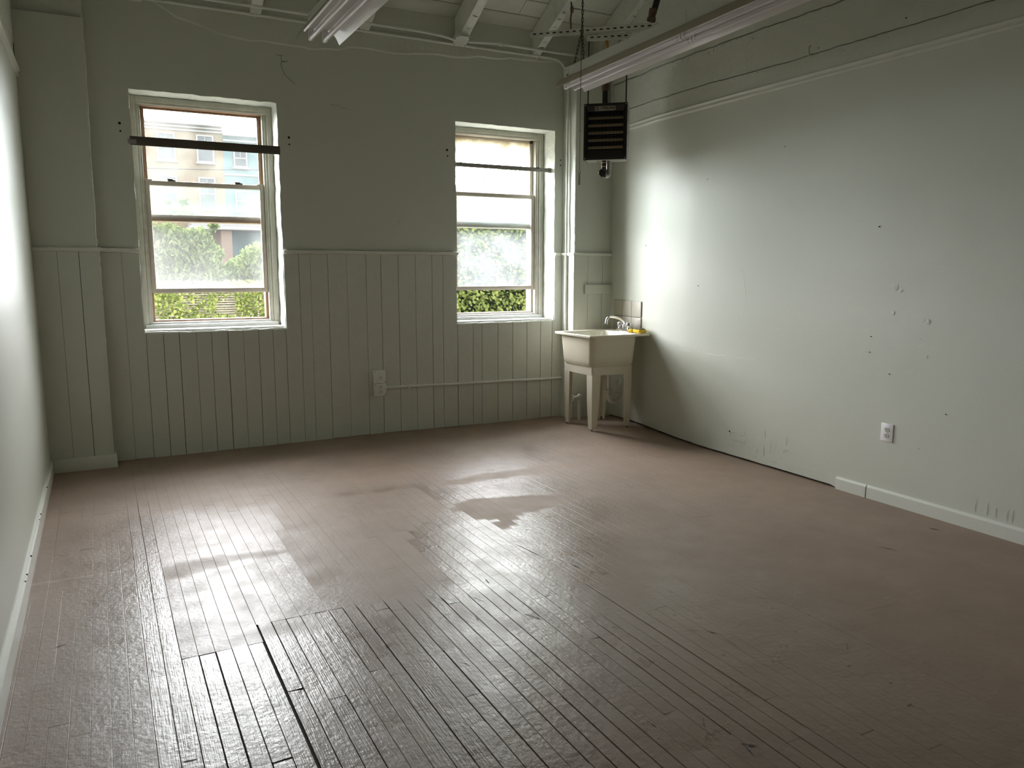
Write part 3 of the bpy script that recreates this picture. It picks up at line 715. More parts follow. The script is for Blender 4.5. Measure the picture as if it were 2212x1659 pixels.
# ------------------------------------------------------------------ windows
def arch(x0, x1, z0, z1, y0, y1, t, B, bev=.003, tb=None):     # rectangular frame ring
    tb = t if tb is None else tb
    B.box(x0, x0 + t, y0, y1, z0, z1, bev=bev); B.box(x1 - t, x1, y0, y1, z0, z1, bev=bev)
    B.box(x0 + t - .001, x1 - t + .001, y0 + .0005, y1 - .0005, z1 - t, z1, bev=bev); B.box(x0 + t - .001, x1 - t + .001, y0 + .0005, y1 - .0005, z0, z0 + tb, bev=bev)
def child(B, name, m, p, **k): return B.build(name, m, p, **k)
def window(name, w, glass_up, glass_low, glass_storm, zmeet, zlow, storm_z, brown, dx=0):
    x0, x1, z0, z1 = w
    R = bpy.data.objects.new(name, None); COL.objects.link(R); R.location = ((x0 + x1) / 2, YB + .25, z0); R['kind'] = 'structure'
    ya = YB + .205
    B = MB(); arch(x0 + .004, x1 - .004, z0 + .002, z1 - .002, ya, ya + .16, .042, B, bev=.004, tb=.03)
    B.box(x0 + .03, x1 - .03, ya + .012, ya + .03, z1 - .062, z1 - .036, bev=.003)
    B.box(x0 + .046, x0 + .066, ya + .015, ya + .16, z0 + .03, z1 - .044, bev=.003); B.box(x1 - .066, x1 - .046, ya + .015, ya + .16, z0 + .03, z1 - .044, bev=.003)
    B.box(x0 + .065, x0 + .080, ya + .026, ya + .16, z0 + .03, z1 - .044, bev=.002); B.box(x1 - .080, x1 - .065, ya + .026, ya + .16, z0 + .03, z1 - .044, bev=.002)
    child(B, 'window_frame', M_casing, R)
    B = MB(); B.box(x0 + .003, x1 - .003, YB + .03, ya + .02, z0 - .006, z0 + .016, bev=.006); B.box(x0 + .02, x1 - .02, ya - .016, ya + .03, z0 + .01, z0 + .046, bev=.005); B.box(x0 + .044, x1 - .044, ya + .02, ya + .17, z0 + .028, z0 + .062, bev=.004)
    child(B, 'window_sill', M_sill, R)
    gx0, gx1 = x0 + .079, x1 - .079
    B = MB()
    for a in (gx0, gx1 - .022): B.box(a, a + .020, ya + .078, ya + .155, z0 + .06, z1 - .045, bev=.002)
    B.box(gx0, gx1, ya + .03, ya + .155, z1 - .066, z1 - .044, bev=.002); B.box(gx0, gx1, ya + .07, ya + .155, z0 + .058, z0 + .076, bev=.002)
    child(B, 'side_track', brown, R)
    # upper sash
    ux0, ux1 = gx0 + .014, gx1 - .014
    B = MB(); arch(ux0, ux1, storm_z - .02, z1 - .064, ya + .085, ya + .115, .017, B, bev=.002, tb=.05)
    us = child(B, 'upper_sash', brown, R)
    B = MB(); B.box(ux0 + .012, ux1 - .012, ya + .098, ya + .101, storm_z + .02, z1 - .075); child(B, 'pane', glass_up, us)
    # lower sash, raised
    B = MB(); arch(gx0 + .002, gx1 - .002, zlow, zmeet, ya + .042, ya + .074, .037, B, bev=.004, tb=.038)
    ls = child(B, 'lower_sash', M_sash, R)
    B = MB(); B.box(gx0 + .03, gx1 - .03, ya + .056, ya + .059, zlow + .03, zmeet - .03); child(B, 'pane', glass_low, ls)
    for fx in ((.22, .78) if name == 'window_1' else ()):
        B = MB(); xx = lerp(gx0, gx1, fx); B.box(xx - .03, xx + .03, ya + .046, ya + .07, zmeet - .002, zmeet + .012, bev=.003); B.box(xx - .035, xx + .01, ya + .044, ya + .06, zmeet + .010, zmeet + .020, bev=.004)
        child(B, 'sash_lock', M_bar, ls)
    for xx in ((gx0 + .03, gx1 - .03) if name == 'window_1' else ()):
        B = MB(); B.box(xx - .028, xx + .028, ya + .045, ya + .068, zmeet - .002, zmeet + .010, bev=.002); child(B, 'tilt_latch', M_sash, ls)
    # outer storm window rail
    B = MB(); B.box(gx0, gx1, ya + .165, ya + .185, storm_z - .026, storm_z + .004, bev=.003); B.box(gx0, gx1, ya + .16, ya + .18, storm_z + .006, storm_z + .028, bev=.003)
    arch(gx0 - .02, gx1 + .02, z0 + .03, z1 - .03, ya + .17, ya + .20, .03, B, bev=.003)
    st = child(B, 'storm_frame', M_storm, R)
    B = MB(); B.box(gx0 + .005, gx1 - .005, ya + .176, ya + .178, storm_z, z1 - .05); child(B, 'storm_pane', glass_storm, st)
    for fx in ((.2, .79) if name == 'window_1' else ()):
        xx = lerp(gx0, gx1, fx)
        B = MB(); B.tube([(xx - .018, ya + .158, storm_z + .026), (xx - .014, ya + .150, storm_z + .05), (xx + .014, ya + .150, storm_z + .05), (xx + .018, ya + .158, storm_z + .026)], .003, 6); B.tube([(xx - .014, ya + .15, storm_z + .03), (xx + .014, ya + .15, storm_z + .03)], .002, 6); child(B, 'storm_clip', M_bar, st)
        xx = lerp(gx0, gx1, .15 if fx < .5 else .85)
        B = MB(); B.tube([(xx - .016, ya + .10, z0 + .07), (xx - .013, ya + .094, z0 + .102), (xx + .013, ya + .094, z0 + .102), (xx + .016, ya + .10, z0 + .07)], .0035, 6); child(B, 'sill_clip', M_black, R)
    if name == 'window_2':
        B = MB(); B.box(gx1 - .04, gx1 - .022, ya + .05, ya + .085, z1 - .095, z1 - .066, bev=.003); child(B, 'corner_block', M_black, R)
    return R
window('window_1', W1, G_up, G_mid, G_clean, 2.172, 1.286, 1.882, M_brown)
window('window_2', W2, G_stain, G_dirt, G_clean, 2.203, 1.277, 1.900, M_sash)

# flat steel bars across the openings
B = MB(); B.box(.276, 1.372, YB - .026, YB - .018, 2.397, 2.462, bev=.0015)
root = thing('steel_bar', 'dark flat steel bar across the upper left window, ends over the wall edge', 'bar', (.82, YB - .02, 2.43))
child(B, 'bar', M_bar, root)
B = MB(); B.box(.262, .32, YB - .030, YB - .0255, 2.405, 2.440, bev=.001); B.box(.30, .36, YB - .018, YB - .0005, 2.44, 2.458, bev=.001); child(B, 'end_bracket', M_barl, root)
for xx, zz in ((.385, 2.452), (1.27, 2.452)):
    B = MB(); B.cyl((xx, YB - .033, zz), (xx, YB - .018, zz), .008, 8); B.cyl((xx + .02, YB - .030, zz), (xx + .02, YB - .018, zz), .006, 8); child(B, 'screw', M_rust, root)
root = thing('steel_bar', 'thin grey steel bar set inside the right window recess, across its upper pane', 'bar', (3.45, YB + .08, 2.43))
B = MB(); B.box(W2[0] + .004, W2[1] - .006, YB + .072, YB + .080, 2.409, 2.447, bev=.0015); child(B, 'bar', M_barl, root)
for xx in (3.01, 3.82):
    B = MB(); B.box(xx - .012, xx + .012, YB + .066, YB + .073, 2.437, 2.450, bev=.001); child(B, 'clip', M_rust, root)
B = MB(); B.box(W2[1] - .030, W2[1] - .004, YB + .066, YB + .082, 2.405, 2.450, bev=.002); child(B, 'end_bracket', M_barl, root)

# ------------------------------------------------------------------ ceiling conduits, junction box
def bend(pts, r=.05, n=5):                               # round the corners of a polyline
    P = [Vector(p) for p in pts]; out = [P[0]]
    for a, b, c in zip(P, P[1:], P[2:]):
        d1 = (a - b).normalized(); d2 = (c - b).normalized(); k = min(r, (a - b).length * .45, (c - b).length * .45)
        p, q = b + d1 * k, b + d2 * k
        for i in range(n + 1):
            t = i / n; out.append(p * (1 - t) ** 2 + b * 2 * t * (1 - t) + q * t * t)
    out.append(P[-1]); return out
B = MB(); B.tube(bend([(.20, 6.575, 3.482), (2.60, 6.575, 3.478), (2.78, 6.575, 3.466), (2.88, 6.575, 3.448)], .06), .011, 10); B.tube(bend([(3.0, 6.575, 3.450), (3.12, 6.575, 3.458), (3.30, 6.575, 3.470), (4.20, 6.575, 3.466), (4.40, 6.575, 3.455)], .06), .011, 10)
root = thing('ceiling_conduit', 'upper painted conduit running along the ceiling edge into the square cover', 'conduit', (2.3, 6.575, 3.47))
child(B, 'pipe', M_steel, root)
B = MB()
for xx in (3.33,): B.box(xx - .016, xx + .016, 6.560, 6.592, 3.456, 3.484, bev=.004)
child(B, 'coupling', M_steel, root)
root = thing('ceiling_conduit', 'lower painted conduit along the ceiling edge that turns down the right corner', 'conduit', (2.3, 6.655, 3.44))
B = MB(); B.tube(bend([(.20, 6.655, 3.445), (3.0, 6.655, 3.436), (3.98, 6.655, 3.432), (4.036, 6.60, 3.33), (4.036, 6.572, 3.1), (4.036, 6.570, .90), (4.036, 6.570, .40)], .07), .011, 10); child(B, 'pipe', M_steel, root)
for (xx, zz) in ((1.22, 3.444), (2.09, 3.44), (3.74, 3.434)):
    B = MB(); B.tube([(xx, 6.668, zz + .014), (xx, 6.640, zz + .012), (xx, 6.638, zz - .012), (xx, 6.668, zz - .014)], .004, 6); B.cyl((xx, 6.645, zz - .02), (xx, 6.665, zz - .02), .006, 8); child(B, 'clamp', M_steel, root)
root = thing('junction_box', 'square painted junction box cover under the middle ceiling rafter', 'junction box', (2.94, 6.56, 3.45))
Mj = Matrix.Translation((2.942, 6.575, 3.452)) @ Matrix.Rotation(-.42, 4, 'X')
B = MB(); B.box(-.056, .056, -.05, .05, .003, .05, M=Mj, bev=.004); child(B, 'box', M_steel, root)
B = MB(); B.box(-.062, .062, -.062, .062, -.006, .004, M=Mj, bev=.003); child(B, 'cover', M_raft, root)
for a in ((-.052, .052), (.052, -.052), (-.052, -.052), (.052, .052)):
    B = MB(); B.cyl((a[0], a[1], -.009), (a[0], a[1], -.004), .005, 8, M=Mj); child(B, 'screw', M_rust, root)

# surface outlet boxes with their conduit
def receptacle(cx, cz, y, parent, m=M_outg, r=.017):
    B = MB(); B.cyl((cx, y - .004, cz), (cx, y + .002, cz), r, 20); f = child(B, 'socket', m, parent)
    B = MB(); B.box(cx - .0075, cx - .005, y - .0048, y - .002, cz - .001, cz + .009); B.box(cx + .005, cx + .0075, y - .0048, y - .002, cz + .001, cz + .009); B.cyl((cx, y - .0048, cz - .008), (cx, y - .002, cz - .008), .003, 8)
    child(B, 'slot', M_slot, f)
def outlet_box(label, z0, z1, sockets, ox=0):
    yb = YB - .0135; root = thing('outlet_box', label, 'outlet', (2.15, yb, z0), 'stacked surface outlet boxes')
    B = MB(); B.box(2.098, 2.206, yb - .046, yb, z0 + .001, z1 - .001, bev=.004); child(B, 'box', M_steel, root)
    B = MB(); B.box(2.096, 2.208, yb - .051, yb - .045, z0, z1, bev=.003); child(B, 'cover_plate', M_steel, root)
    for zz in sockets: receptacle(2.156, zz, yb - .051, root, M_trim)
    for a, b in ((2.106, z1 - .010), (2.199, z0 + .010)):
        B = MB(); B.cyl((a, yb - .053, b), (a, yb - .05, b), .0035, 8); child(B, 'screw', M_rust, root)
outlet_box('upper surface outlet box with one socket on the back wall boards', .4775, .590, [.528])
outlet_box('lower surface outlet box with two sockets, joined to the wall conduit', .364, .4745, [.443, .401])
root = thing('wall_conduit', 'horizontal painted conduit low on the board wall, running behind the sink', 'conduit', (3.1, 6.66, .42))
B = MB(); B.tube(bend([(2.209, 6.655, .434), (2.39, 6.664, .428), (2.906, 6.665, .417), (3.458, 6.665, .410), (3.808, 6.665, .402), (4.047, 6.66, .406)], .05), .0125, 12); child(B, 'pipe', M_steel, root)
B = MB(); B.cyl((2.208, 6.655, .434), (2.226, 6.655, .434), .018, 12); child(B, 'connector', M_steel, root)
B = MB(); B.box(2.425, 2.447, 6.648, 6.679, .408, .442, bev=.004); B.box(2.43, 2.442, 6.674, 6.679, .385, .41, bev=.002); child(B, 'clamp', M_steel, root)

# white outlet on the right wall
root = thing('wall_outlet', 'white two-socket outlet plate on the right wall above the baseboard', 'outlet', (4.39, 3.223, .458))
Mo = Matrix.Translation((4.395, 3.223, .458)) @ Matrix.Rotation(-PI / 2, 4, 'Z')     # local -y faces into the room
B = MB(); B.box(-.044, .044, -.006, .001, -.058, .058, M=Mo, bev=.003); child(B, 'plate', M_outw, root)
for zz in (.0195, -.0195):
    B = MB(); B.loft([[(p[0], y, p[1]) for p in [(q[0], q[1]) for q in rrect(-.0165, .0165, zz - .0145, zz + .0145, .011, 0)]] for y in (-.004, -.0085)], M=Mo); f = child(B, 'socket', M_outg, root)
    B = MB(); B.box(-.0075, -.005, -.0092, -.006, zz - .001, zz + .008, M=Mo); B.box(.005, .0075, -.0092, -.006, zz + .001, zz + .008, M=Mo); B.cyl((0, -.0092, zz - .008), (0, -.006, zz - .008), .003, 8, M=Mo); child(B, 'slot', M_slot, f)
B = MB(); B.cyl((0, -.0075, 0), (0, -.004, 0), .003, 10, M=Mo); child(B, 'screw', M_galv, root)

# ------------------------------------------------------------------ fluorescent fixtures
def chain_links(B, p, q, pitch=.026, r=.0022, jit=.0):
    p, q = Vector(p), Vector(q); n = max(1, int((q - p).length / pitch)); d = (q - p) / n; t = d.normalized()
    a = t.orthogonal().normalized(); b = t.cross(a)
    for i in range(n):
        c = p + d * (i + .5); s_ = a if i % 2 else b; L_ = d.length * .72; wd = .0075
        pts = [c + t * (L_ * math.cos(k * PI / 4)) + s_ * (wd * math.sin(k * PI / 4)) for k in range(8)]
        B.tube(pts, r, 4, closed=True)
def fixture(label, x, y1, z_tip, tilt, chain_top, chain_y):
    root = thing('fluorescent_light', label, 'light', (x, y1, z_tip + .075), 'fluorescent strip lights')
    Mx = Matrix.Translation((x, y1, z_tip + .075)) @ Matrix.Rotation(-tilt, 4, 'X')
    L_ = 2.66; e = .012
    # channel housing
    B = MB(); B.box(-.052, .052, -L_ + e, -e, .003, .075, M=Mx, bev=.003); child(B, 'housing', M_cover, root)
    B = MB(); B.box(-.054, .054, -.075, -.004, .002, .077, M=Mx, bev=.003); B.mi = 1; B.cyl((-.055, -.03, .055), (-.053, -.03, .055), .004, 8, M=Mx); B.box(-.0552, -.053, -.066, -.05, .012, .022, M=Mx); child(B, 'end_cap', [M_cover, M_black], root)
    B = MB(); B.box(-.0545, .0545, -L_ / 2 - .045, -L_ / 2 + .045, .002, .0765, M=Mx, bev=.002); child(B, 'joint_plate', M_cover, root)
    # bent sheet reflector
    prof = [(-.128, -.075), (-.108, -.036), (-.088, -.014), (-.074, -.026), (-.062, -.006), (-.022, -.006), (-.012, -.018), (.012, -.018), (.022, -.006), (.062, -.006), (.074, -.026), (.088, -.014), (.108, -.036), (.128, -.075)]
    th = .0016
    ring = prof + [(u, v + th * (1.6 if abs(u) > .08 else 1)) for u, v in prof[::-1]]
    B = MB(); B.sweep(ring, (2, lambda u, v, i: (u, -L_ * i, v)), M=Mx)
    for q, f in enumerate(B.bm.faces):                  # the upper side is plain tan primer
        if len(prof) <= q < len(ring) - 1: f.material_index = 1
    child(B, 'reflector', [M_refl, M_primer], root, smooth=20)
    for k in (0, 1):
        y0 = -.004 - k * L_ / 2
        for u in (-.041, .041):
            B = MB(); B.tube([(u, y0 - .03, -.058), (u, y0 - L_ / 2 + .038, -.058)], .0145, 16, M=Mx); t = child(B, 'tube', M_tube, root, smooth=60)
            for ya, yb in ((y0 - .018, y0 - .036), (y0 - L_ / 2 + .044, y0 - L_ / 2 + .026)):
                B = MB(); B.tube([(u, ya, -.058), (u, yb, -.058)], .0152, 16, M=Mx); child(B, 'tube_cap', M_cap, t)
            for yy in (y0 - .008, y0 - L_ / 2 + .018):
                B = MB(); B.loft([[(u + p[0], yy + d, p[1]) for p in rrect(-.015, .015, -.074, -.004, .012, 0, 4)] for d in (-.010, .006)], M=Mx); child(B, 'lamp_holder', M_white, root)
    # chains
    for yc, top in chain_y:
        zc = z_tip + .075 + .075 + tilt * (y1 - yc); apex = Vector((x + .003, yc, zc + .235))
        B = MB()
        for s_ in (-.075, .055): chain_links(B, (x - .03, yc + s_, zc - .004), apex)
        chain_links(B, apex, (x + .01, yc, top)); child(B, 'chain', M_chain, root, smooth=60)
    return root
fixture('left fluorescent strip light with bright reflector, cut by the top frame edge', 1.232, 4.81, 2.80, .0, 4.6, [(4.60, roof_z(4.60) - .229), (2.6, roof_z(2.6) - .229)])
fixture('right fluorescent strip light hung on a long chain beside the heater', 3.20, 5.19, 2.80, .024, 4.4, [(5.03, roof_z(5.03) - .018), (2.9, roof_z(2.9) - .018)])

# pull cord with a small wooden handle
root = thing('pull_cord', 'thin hanging pull cord with a small flat handle left of the heater', 'pull cord', (2.985, 4.70, 2.10))
B = MB(); B.tube([(2.990, 4.70, roof_z(4.70) - .006), (2.992, 4.70, 3.6), (2.986, 4.70, 2.7), (2.985, 4.70, 2.165)], .0022, 6); B.lathe([(.0015, 0), (.004, .003), (.004, .008), (.0015, .011)], (2.987, 4.70, 2.42), 8); child(B, 'cord', M_chain, root)
B = MB(); B.tube([(2.985 + .008 * math.cos(a * PI / 4), 4.70, 2.152 + .012 * math.sin(a * PI / 4)) for a in range(8)], .0015, 5, closed=True); child(B, 'ring', M_chain, root)
B = MB(); B.box(2.975, 2.993, 4.696, 4.704, 2.06, 2.145, bev=.004); child(B, 'handle', M_wood, root)

# ------------------------------------------------------------------ unit heater in the corner, turned into the room
HA = math.radians(42)
HC = Vector((4.005, 5.872, 2.652))
MH = Matrix.Translation(HC) @ Matrix.Rotation(-HA, 4, 'Z')      # local -y is the blowing side, +x the side nearer the right wall
HW, HH, HD = .186, .234, .20
root = thing('unit_heater', 'black louvered unit heater hung from rods in the back right corner', 'heater', (HC.x, HC.y, HC.z - HH))
B = MB(); b0 = -.085; t = .010
B.box(-HW + .004, HW - .004, .07, .105, -HH + .004, HH - .004, M=MH, bev=.004)
B.box(-HW + .002, -HW + .002 + t, b0, .1, -HH + .003, HH - .003, M=MH); B.box(HW - .002 - t, HW - .002, b0, .1, -HH + .003, HH - .003, M=MH)
B.box(-HW + .003, HW - .003, b0, .1, HH - .003 - t, HH - .003, M=MH); B.box(-HW + .003, HW - .003, b0, .1, -HH + .003, -HH + .003 + t, M=MH)
B.mi = 1
for zz in (.16, .08, -.02, -.12): B.box(HW - .003, HW - .001, -.04, -.02, zz, zz + .025, M=MH)
child(B, 'casing', [M_casegrey, M_black], root)
# front frame: flat border, sloping throat
B = MB(); yf = -.100
o_ = [(-HW, -HH), (HW, -HH), (HW, HH), (-HW, HH)]; i1 = [(-HW + .020, -HH + .022), (HW - .020, -HH + .022), (HW - .020, HH - .018), (-HW + .020, HH - .018)]; i2 = [(-HW + .034, -HH + .082), (HW - .034, -HH + .082), (HW - .034, HH - .062), (-HW + .034, HH - .062)]
B.loft([[(p[0], yf + .012, p[1]) for p in o_], [(p[0], yf, p[1]) for p in o_], [(p[0], yf, p[1]) for p in i1], [(p[0], yf + .022, p[1]) for p in i2], [(p[0], yf + .045, p[1]) for p in i2]], cap0=False, cap1=False, M=MH)
child(B, 'front_frame', M_black, root, smooth=20)
B = MB(); B.box(-HW + .02, HW - .02, yf + .075, yf + .085, -HH + .06, HH - .05, M=MH)
for k in range(10): xx = lerp(-.145, .145, k / 9); B.box(xx - .0012, xx + .0012, yf + .055, yf + .08, -HH + .07, HH - .06, M=MH)
child(B, 'fin_panel', M_fin, root)
for k in range(5):
    zz = .117 - k * .0615
    B = MB(); Ml = MH @ Matrix.Translation((0, yf + .028, zz)) @ Matrix.Rotation(math.radians(52), 4, 'X'); B.box(-HW + .034, HW - .034, -.016, .016, -.0015, .0015, M=Ml, bev=.001, seg=1); child(B, 'louver', M_louv, root)
for sx_ in (-1, 1):
    for sz_ in (-1, 1):
        B = MB(); B.lathe([(.005, 0), (.005, .002), (.002, .004)], n=10, M=MH @ Matrix.Translation((sx_ * (HW - .011), yf, sz_ * (HH - .012))) @ Matrix.Rotation(PI / 2, 4, 'X')); child(B, 'screw', M_galv, root)
B = MB(); B.box(-.092, .086, yf - .004, yf + .003, HH - .062, HH - .024, M=MH, bev=.002); np_ = child(B, 'nameplate', M_plate, root)
B = MB(); B.box(-.085, -.056, yf - .0052, yf - .002, HH - .057, HH - .029, M=MH); B.mi = 1; B.box(-.079, -.062, yf - .0058, yf - .002, HH - .051, HH - .035, M=MH, bev=.001); B.mi = 0; B.box(-.075, -.067, yf - .0064, yf - .002, HH - .047, HH - .039, M=MH)
child(B, 'emblem', [M_black, M_plate], np_)
cu = bpy.data.curves.new('lettering', 'FONT'); cu.body = 'STERLING'; cu.size = .0315; cu.shear = .25; cu.extrude = .0006; cu.offset = .0008; cu.align_x = 'CENTER'; cu.align_y = 'CENTER'; cu.space_character = .92
tmp = bpy.data.objects.new('lettering', cu); COL.objects.link(tmp)
dg = bpy.context.evaluated_depsgraph_get(); me = bpy.data.meshes.new_from_object(tmp.evaluated_get(dg)); bpy.data.objects.remove(tmp)
w_ = max(v.co.x for v in me.vertices) - min(v.co.x for v in me.vertices)
for v in me.vertices: v.co.x *= .128 / w_
me.transform(MH @ Matrix.Translation((.016, yf - .0048, HH - .043)) @ Matrix.Rotation(PI / 2, 4, 'X')); me.materials.clear(); me.materials.append(M_black)
lo = bpy.data.objects.new('lettering', me); COL.objects.link(lo); lo.parent = np_

# perforated struts, rods
def strut(label, a, b, z, w=.041, h=.041):
    a, b = Vector((*a, z)), Vector((*b, z)); d = b - a; L_ = d.length; ang = math.atan2(d.y, d.x)
    Mt = Matrix.Translation(a) @ Matrix.Rotation(ang, 4, 'Z'); root = thing('strut_channel', label, 'channel', tuple(a), 'strut channels above the heater')
    B = MB(); B.box(0, L_, -w / 2, w / 2, h - .003, h, M=Mt); B.box(0, L_, -w / 2, -w / 2 + .003, 0, h, M=Mt); B.box(0, L_, w / 2 - .003, w / 2, 0, h, M=Mt); B.box(0, L_, -w / 2, -w / 2 + .011, 0, .003, M=Mt); B.box(0, L_, w / 2 - .011, w / 2, 0, .003, M=Mt); child(B, 'channel', M_raft, root)
    B = MB(); k = .03
    while k < L_ - .03: B.box(k, k + .028, -w / 2 - .0012, -w / 2 + .001, h * .36, h * .62, M=Mt); k += .058
    s_ = child(B, 'slot', M_slot, root); s_['kind'] = 'stuff'
    return root
strut('long slotted channel hung across the rafters above the heater', (3.476, 6.30), (4.29, 5.56), 3.478)
strut('short slotted channel bolted under the long one, rods hanging from its ends', (3.862, 5.985), (4.148, 5.742), 3.424)
for p, lab in (((3.884, 5.990), 'left'), ((4.128, 5.768), 'right')):
    B = MB(); B.cyl((p[0], p[1], HC.z + HH - .004), (p[0], p[1], 3.43), .0055, 8); o = B.build('threaded_rod', M_iron); tag(o, f'thin black {lab} rod hanging the unit heater from the short channel', 'rod', 'heater rods')
B = MB(); B.tube([(3.742, 6.06, 3.745), (3.745, 6.052, 3.68), (3.738, 6.06, 3.60), (3.742, 6.055, 3.515)], .007, 8); B.tube([(3.742 + .014 * math.cos(k * PI / 4), 6.045, 3.68 + .03 * math.sin(k * PI / 4)) for k in range(8)], .004, 5, closed=True)
tag(B.build('rusty_hook', M_rust), 'rusty hook holding the long slotted channel under the rafter', 'hook')

# pipework of the heater
def hp(x, y, z): return tuple(MH @ Vector((x, y, z)))
root = thing('supply_pipe', 'dark vertical pipe with rusty union standing on the heater top', 'pipe', hp(-.02, 0, HH))
B = MB(); B.tube([hp(-.02, 0, HH - .006), hp(-.02, 0, HH + .125)], .024, 16); child(B, 'pipe', M_iron, root)
B = MB(); B.lathe([(.027, 0), (.034, .004), (.034, .012), (.027, .018)], n=16, M=MH @ Matrix.Translation((-.02, 0, HH - .002))); child(B, 'flange', M_rust, root)
B = MB(); B.lathe([(.025, 0), (.031, .008), (.031, .045), (.026, .055), (.026, .075), (.036, .085), (.036, .115), (.026, .125)], n=8, M=MH @ Matrix.Translation((-.02, 0, HH + .12))); B.box(-.075, -.03, -.022, .022, HH + .17, HH + .215, M=MH, bev=.008); child(B, 'union', M_rust, root)
B = MB(); B.tube([hp(.018, .03, HH - .006), hp(.018, .03, HH + .26)], .014, 12); child(B, 'return_pipe', M_galv, root)
B = MB(); B.tube([hp(-.02, 0, HH + .24), hp(-.022, 0, HH + .32), hp(-.03, .0, HH + .40), hp(-.015, 0, HH + .47)], .010, 10); child(B, 'hose', M_iron, root)
B = MB(); B.lathe([(.012, 0), (.019, .01), (.019, .05), (.014, .055), (.014, .07)], n=12, M=MH @ Matrix.Translation((-.015, 0, HH + .462))); child(B, 'brass_fitting', M_brass, root)
root = thing('drain_valve', 'rusty valve and elbow pipe hanging below the unit heater', 'valve', hp(-.02, 0, -HH))
B = MB(); B.tube([hp(-.02, 0, -HH + .006), hp(-.02, 0, -HH - .07)], .022, 16); child(B, 'pipe', M_iron, root)
for dz in (.018, .052):
    B = MB(); B.lathe([(.023, 0), (.0245, .003), (.023, .008)], n=16, M=MH @ Matrix.Translation((-.02, 0, -HH - dz))); child(B, 'band', M_brass, root)
B = MB(); B.lathe([(.022, 0), (.032, .012), (.032, .05), (.022, .06)], n=10, M=MH @ Matrix.Translation((-.025, -.005, -HH - .125))); B.box(-.05, .0, -.03, .02, -HH - .14, -HH - .085, M=MH, bev=.010); child(B, 'valve_body', M_rust, root)
B = MB(); Mv = MH @ Matrix.Translation((-.028, -.035, -HH - .105)) @ Matrix.Rotation(PI / 2, 4, 'X'); B.lathe([(.008, -.02), (.008, .004), (.020, .006), (.020, .012), (.008, .014)], n=12, M=Mv); B.tube([tuple(Vector((.026 * math.cos(k * PI / 8), .026 * math.sin(k * PI / 8), .009))) for k in range(16)], .006, 6, closed=True, M=Mv); child(B, 'handwheel', M_black, root)
B = MB(); B.tube(bend([hp(.018, .03, -HH + .006), hp(.018, .03, -HH - .125), hp(-.01, -.012, -HH - .128)], .04), .020, 14); B.lathe([(.021, 0), (.026, .004), (.026, .028), (.021, .032)], n=14, M=MH @ Matrix.Translation((.018, .03, -HH - .10))); child(B, 'return_pipe', M_galv, root)
B = MB(); B.cyl(hp(-.075, -.02, -HH + .002), hp(-.075, -.02, -HH - .012), .006, 8); child(B, 'drip_plug', M_galv, root)

root = thing('iron_pipe', 'black iron pipe with coupling dropping from the roof right of the heater', 'pipe', (4.26, 5.60, 3.52))
B = MB(); B.tube([(4.262, 5.594, 3.60), (4.30, 5.555, 3.80), (4.305, 5.55, 4.15)], .026, 14); child(B, 'pipe', M_iron, root)
B = MB(); B.tube([(4.247, 5.608, 3.535), (4.248, 5.607, 3.537), (4.249, 5.606, 3.539), (4.252, 5.603, 3.565), (4.253, 5.602, 3.57), (4.256, 5.6, 3.60), (4.258, 5.598, 3.605), (4.262, 5.594, 3.635)], [.026, .026, .036, .036, .030, .030, .034, .034], 14); child(B, 'coupling', M_rust, root)
root = thing('overhead_pipe', 'tan painted pipe under the roof, showing at the top frame edge', 'pipe', (4.2, 5.5, 3.75))
B = MB(); B.tube([(3.95, 5.62, 3.832), (4.39, 5.22, 3.80)], .042, 18); child(B, 'pipe', M_tanpipe, root)
B = MB(); B.tube([(4.05, 5.529, 3.825), (4.09, 5.493, 3.822)], .052, 18); child(B, 'coupling', M_rust, root)

# ------------------------------------------------------------------ utility sink
SX0, SX1, SY0, SY1, SZ = 3.752, 4.402, 5.692, 6.305, .906
root = thing('utility_sink', 'freestanding cream utility sink on four tapered legs in the corner', 'sink', ((SX0 + SX1) / 2, (SY0 + SY1) / 2, fz(4.08, 6.0)))
TX0, TX1, TY0, TY1 = SX0 + .038, SX1 - .112, SY0 + .038, SY1 - .036
B = MB()
loops = [rrect(TX0 + .040, TX1 - .040, TY0 + .040, TY1 - .040, .05, SZ - .292), rrect(TX0 + .026, TX1 - .026, TY0 + .026, TY1 - .026, .055, SZ - .288), rrect(TX0 + .018, TX1 - .018, TY0 + .018, TY1 - .018, .055, SZ - .268),
         rrect(TX0 + .014, TX1 - .014, TY0 + .014, TY1 - .014, .055, SZ - .24), rrect(TX0, TX1, TY0, TY1, .05, SZ - .022), rrect(SX0 + .012, SX1 - .006, SY0 + .012, SY1 - .006, .03, SZ - .021),
         rrect(SX0 + .001, SX1, SY0 + .001, SY1, .014, SZ - .020), rrect(SX0, SX1, SY0, SY1, .014, SZ - .004), rrect(SX0 + .003, SX1 - .003, SY0 + .003, SY1 - .003, .012, SZ), rrect(SX0 + .030, TX1 - .006, SY0 + .030, SY1 - .05, .05, SZ - .002)]
B.loft(loops, cap1=False)
B.mi = 1
B.loft([rrect(SX0 + .030, TX1 - .006, SY0 + .030, SY1 - .05, .05, SZ - .002), rrect(SX0 + .040, TX1 - .014, SY0 + .040, SY1 - .058, .05, SZ - .012), rrect(TX0 + .022, TX1 - .024, TY0 + .022, TY1 - .022, .06, SZ - .24), rrect(TX0 + .06, TX1 - .06, TY0 + .06, TY1 - .06, .08, SZ - .278)], cap0=False)
bmesh.ops.remove_doubles(B.bm, verts=B.bm.verts[:], dist=.0002)
child(B, 'basin', [M_sink, M_sinkin], root, smooth=40)
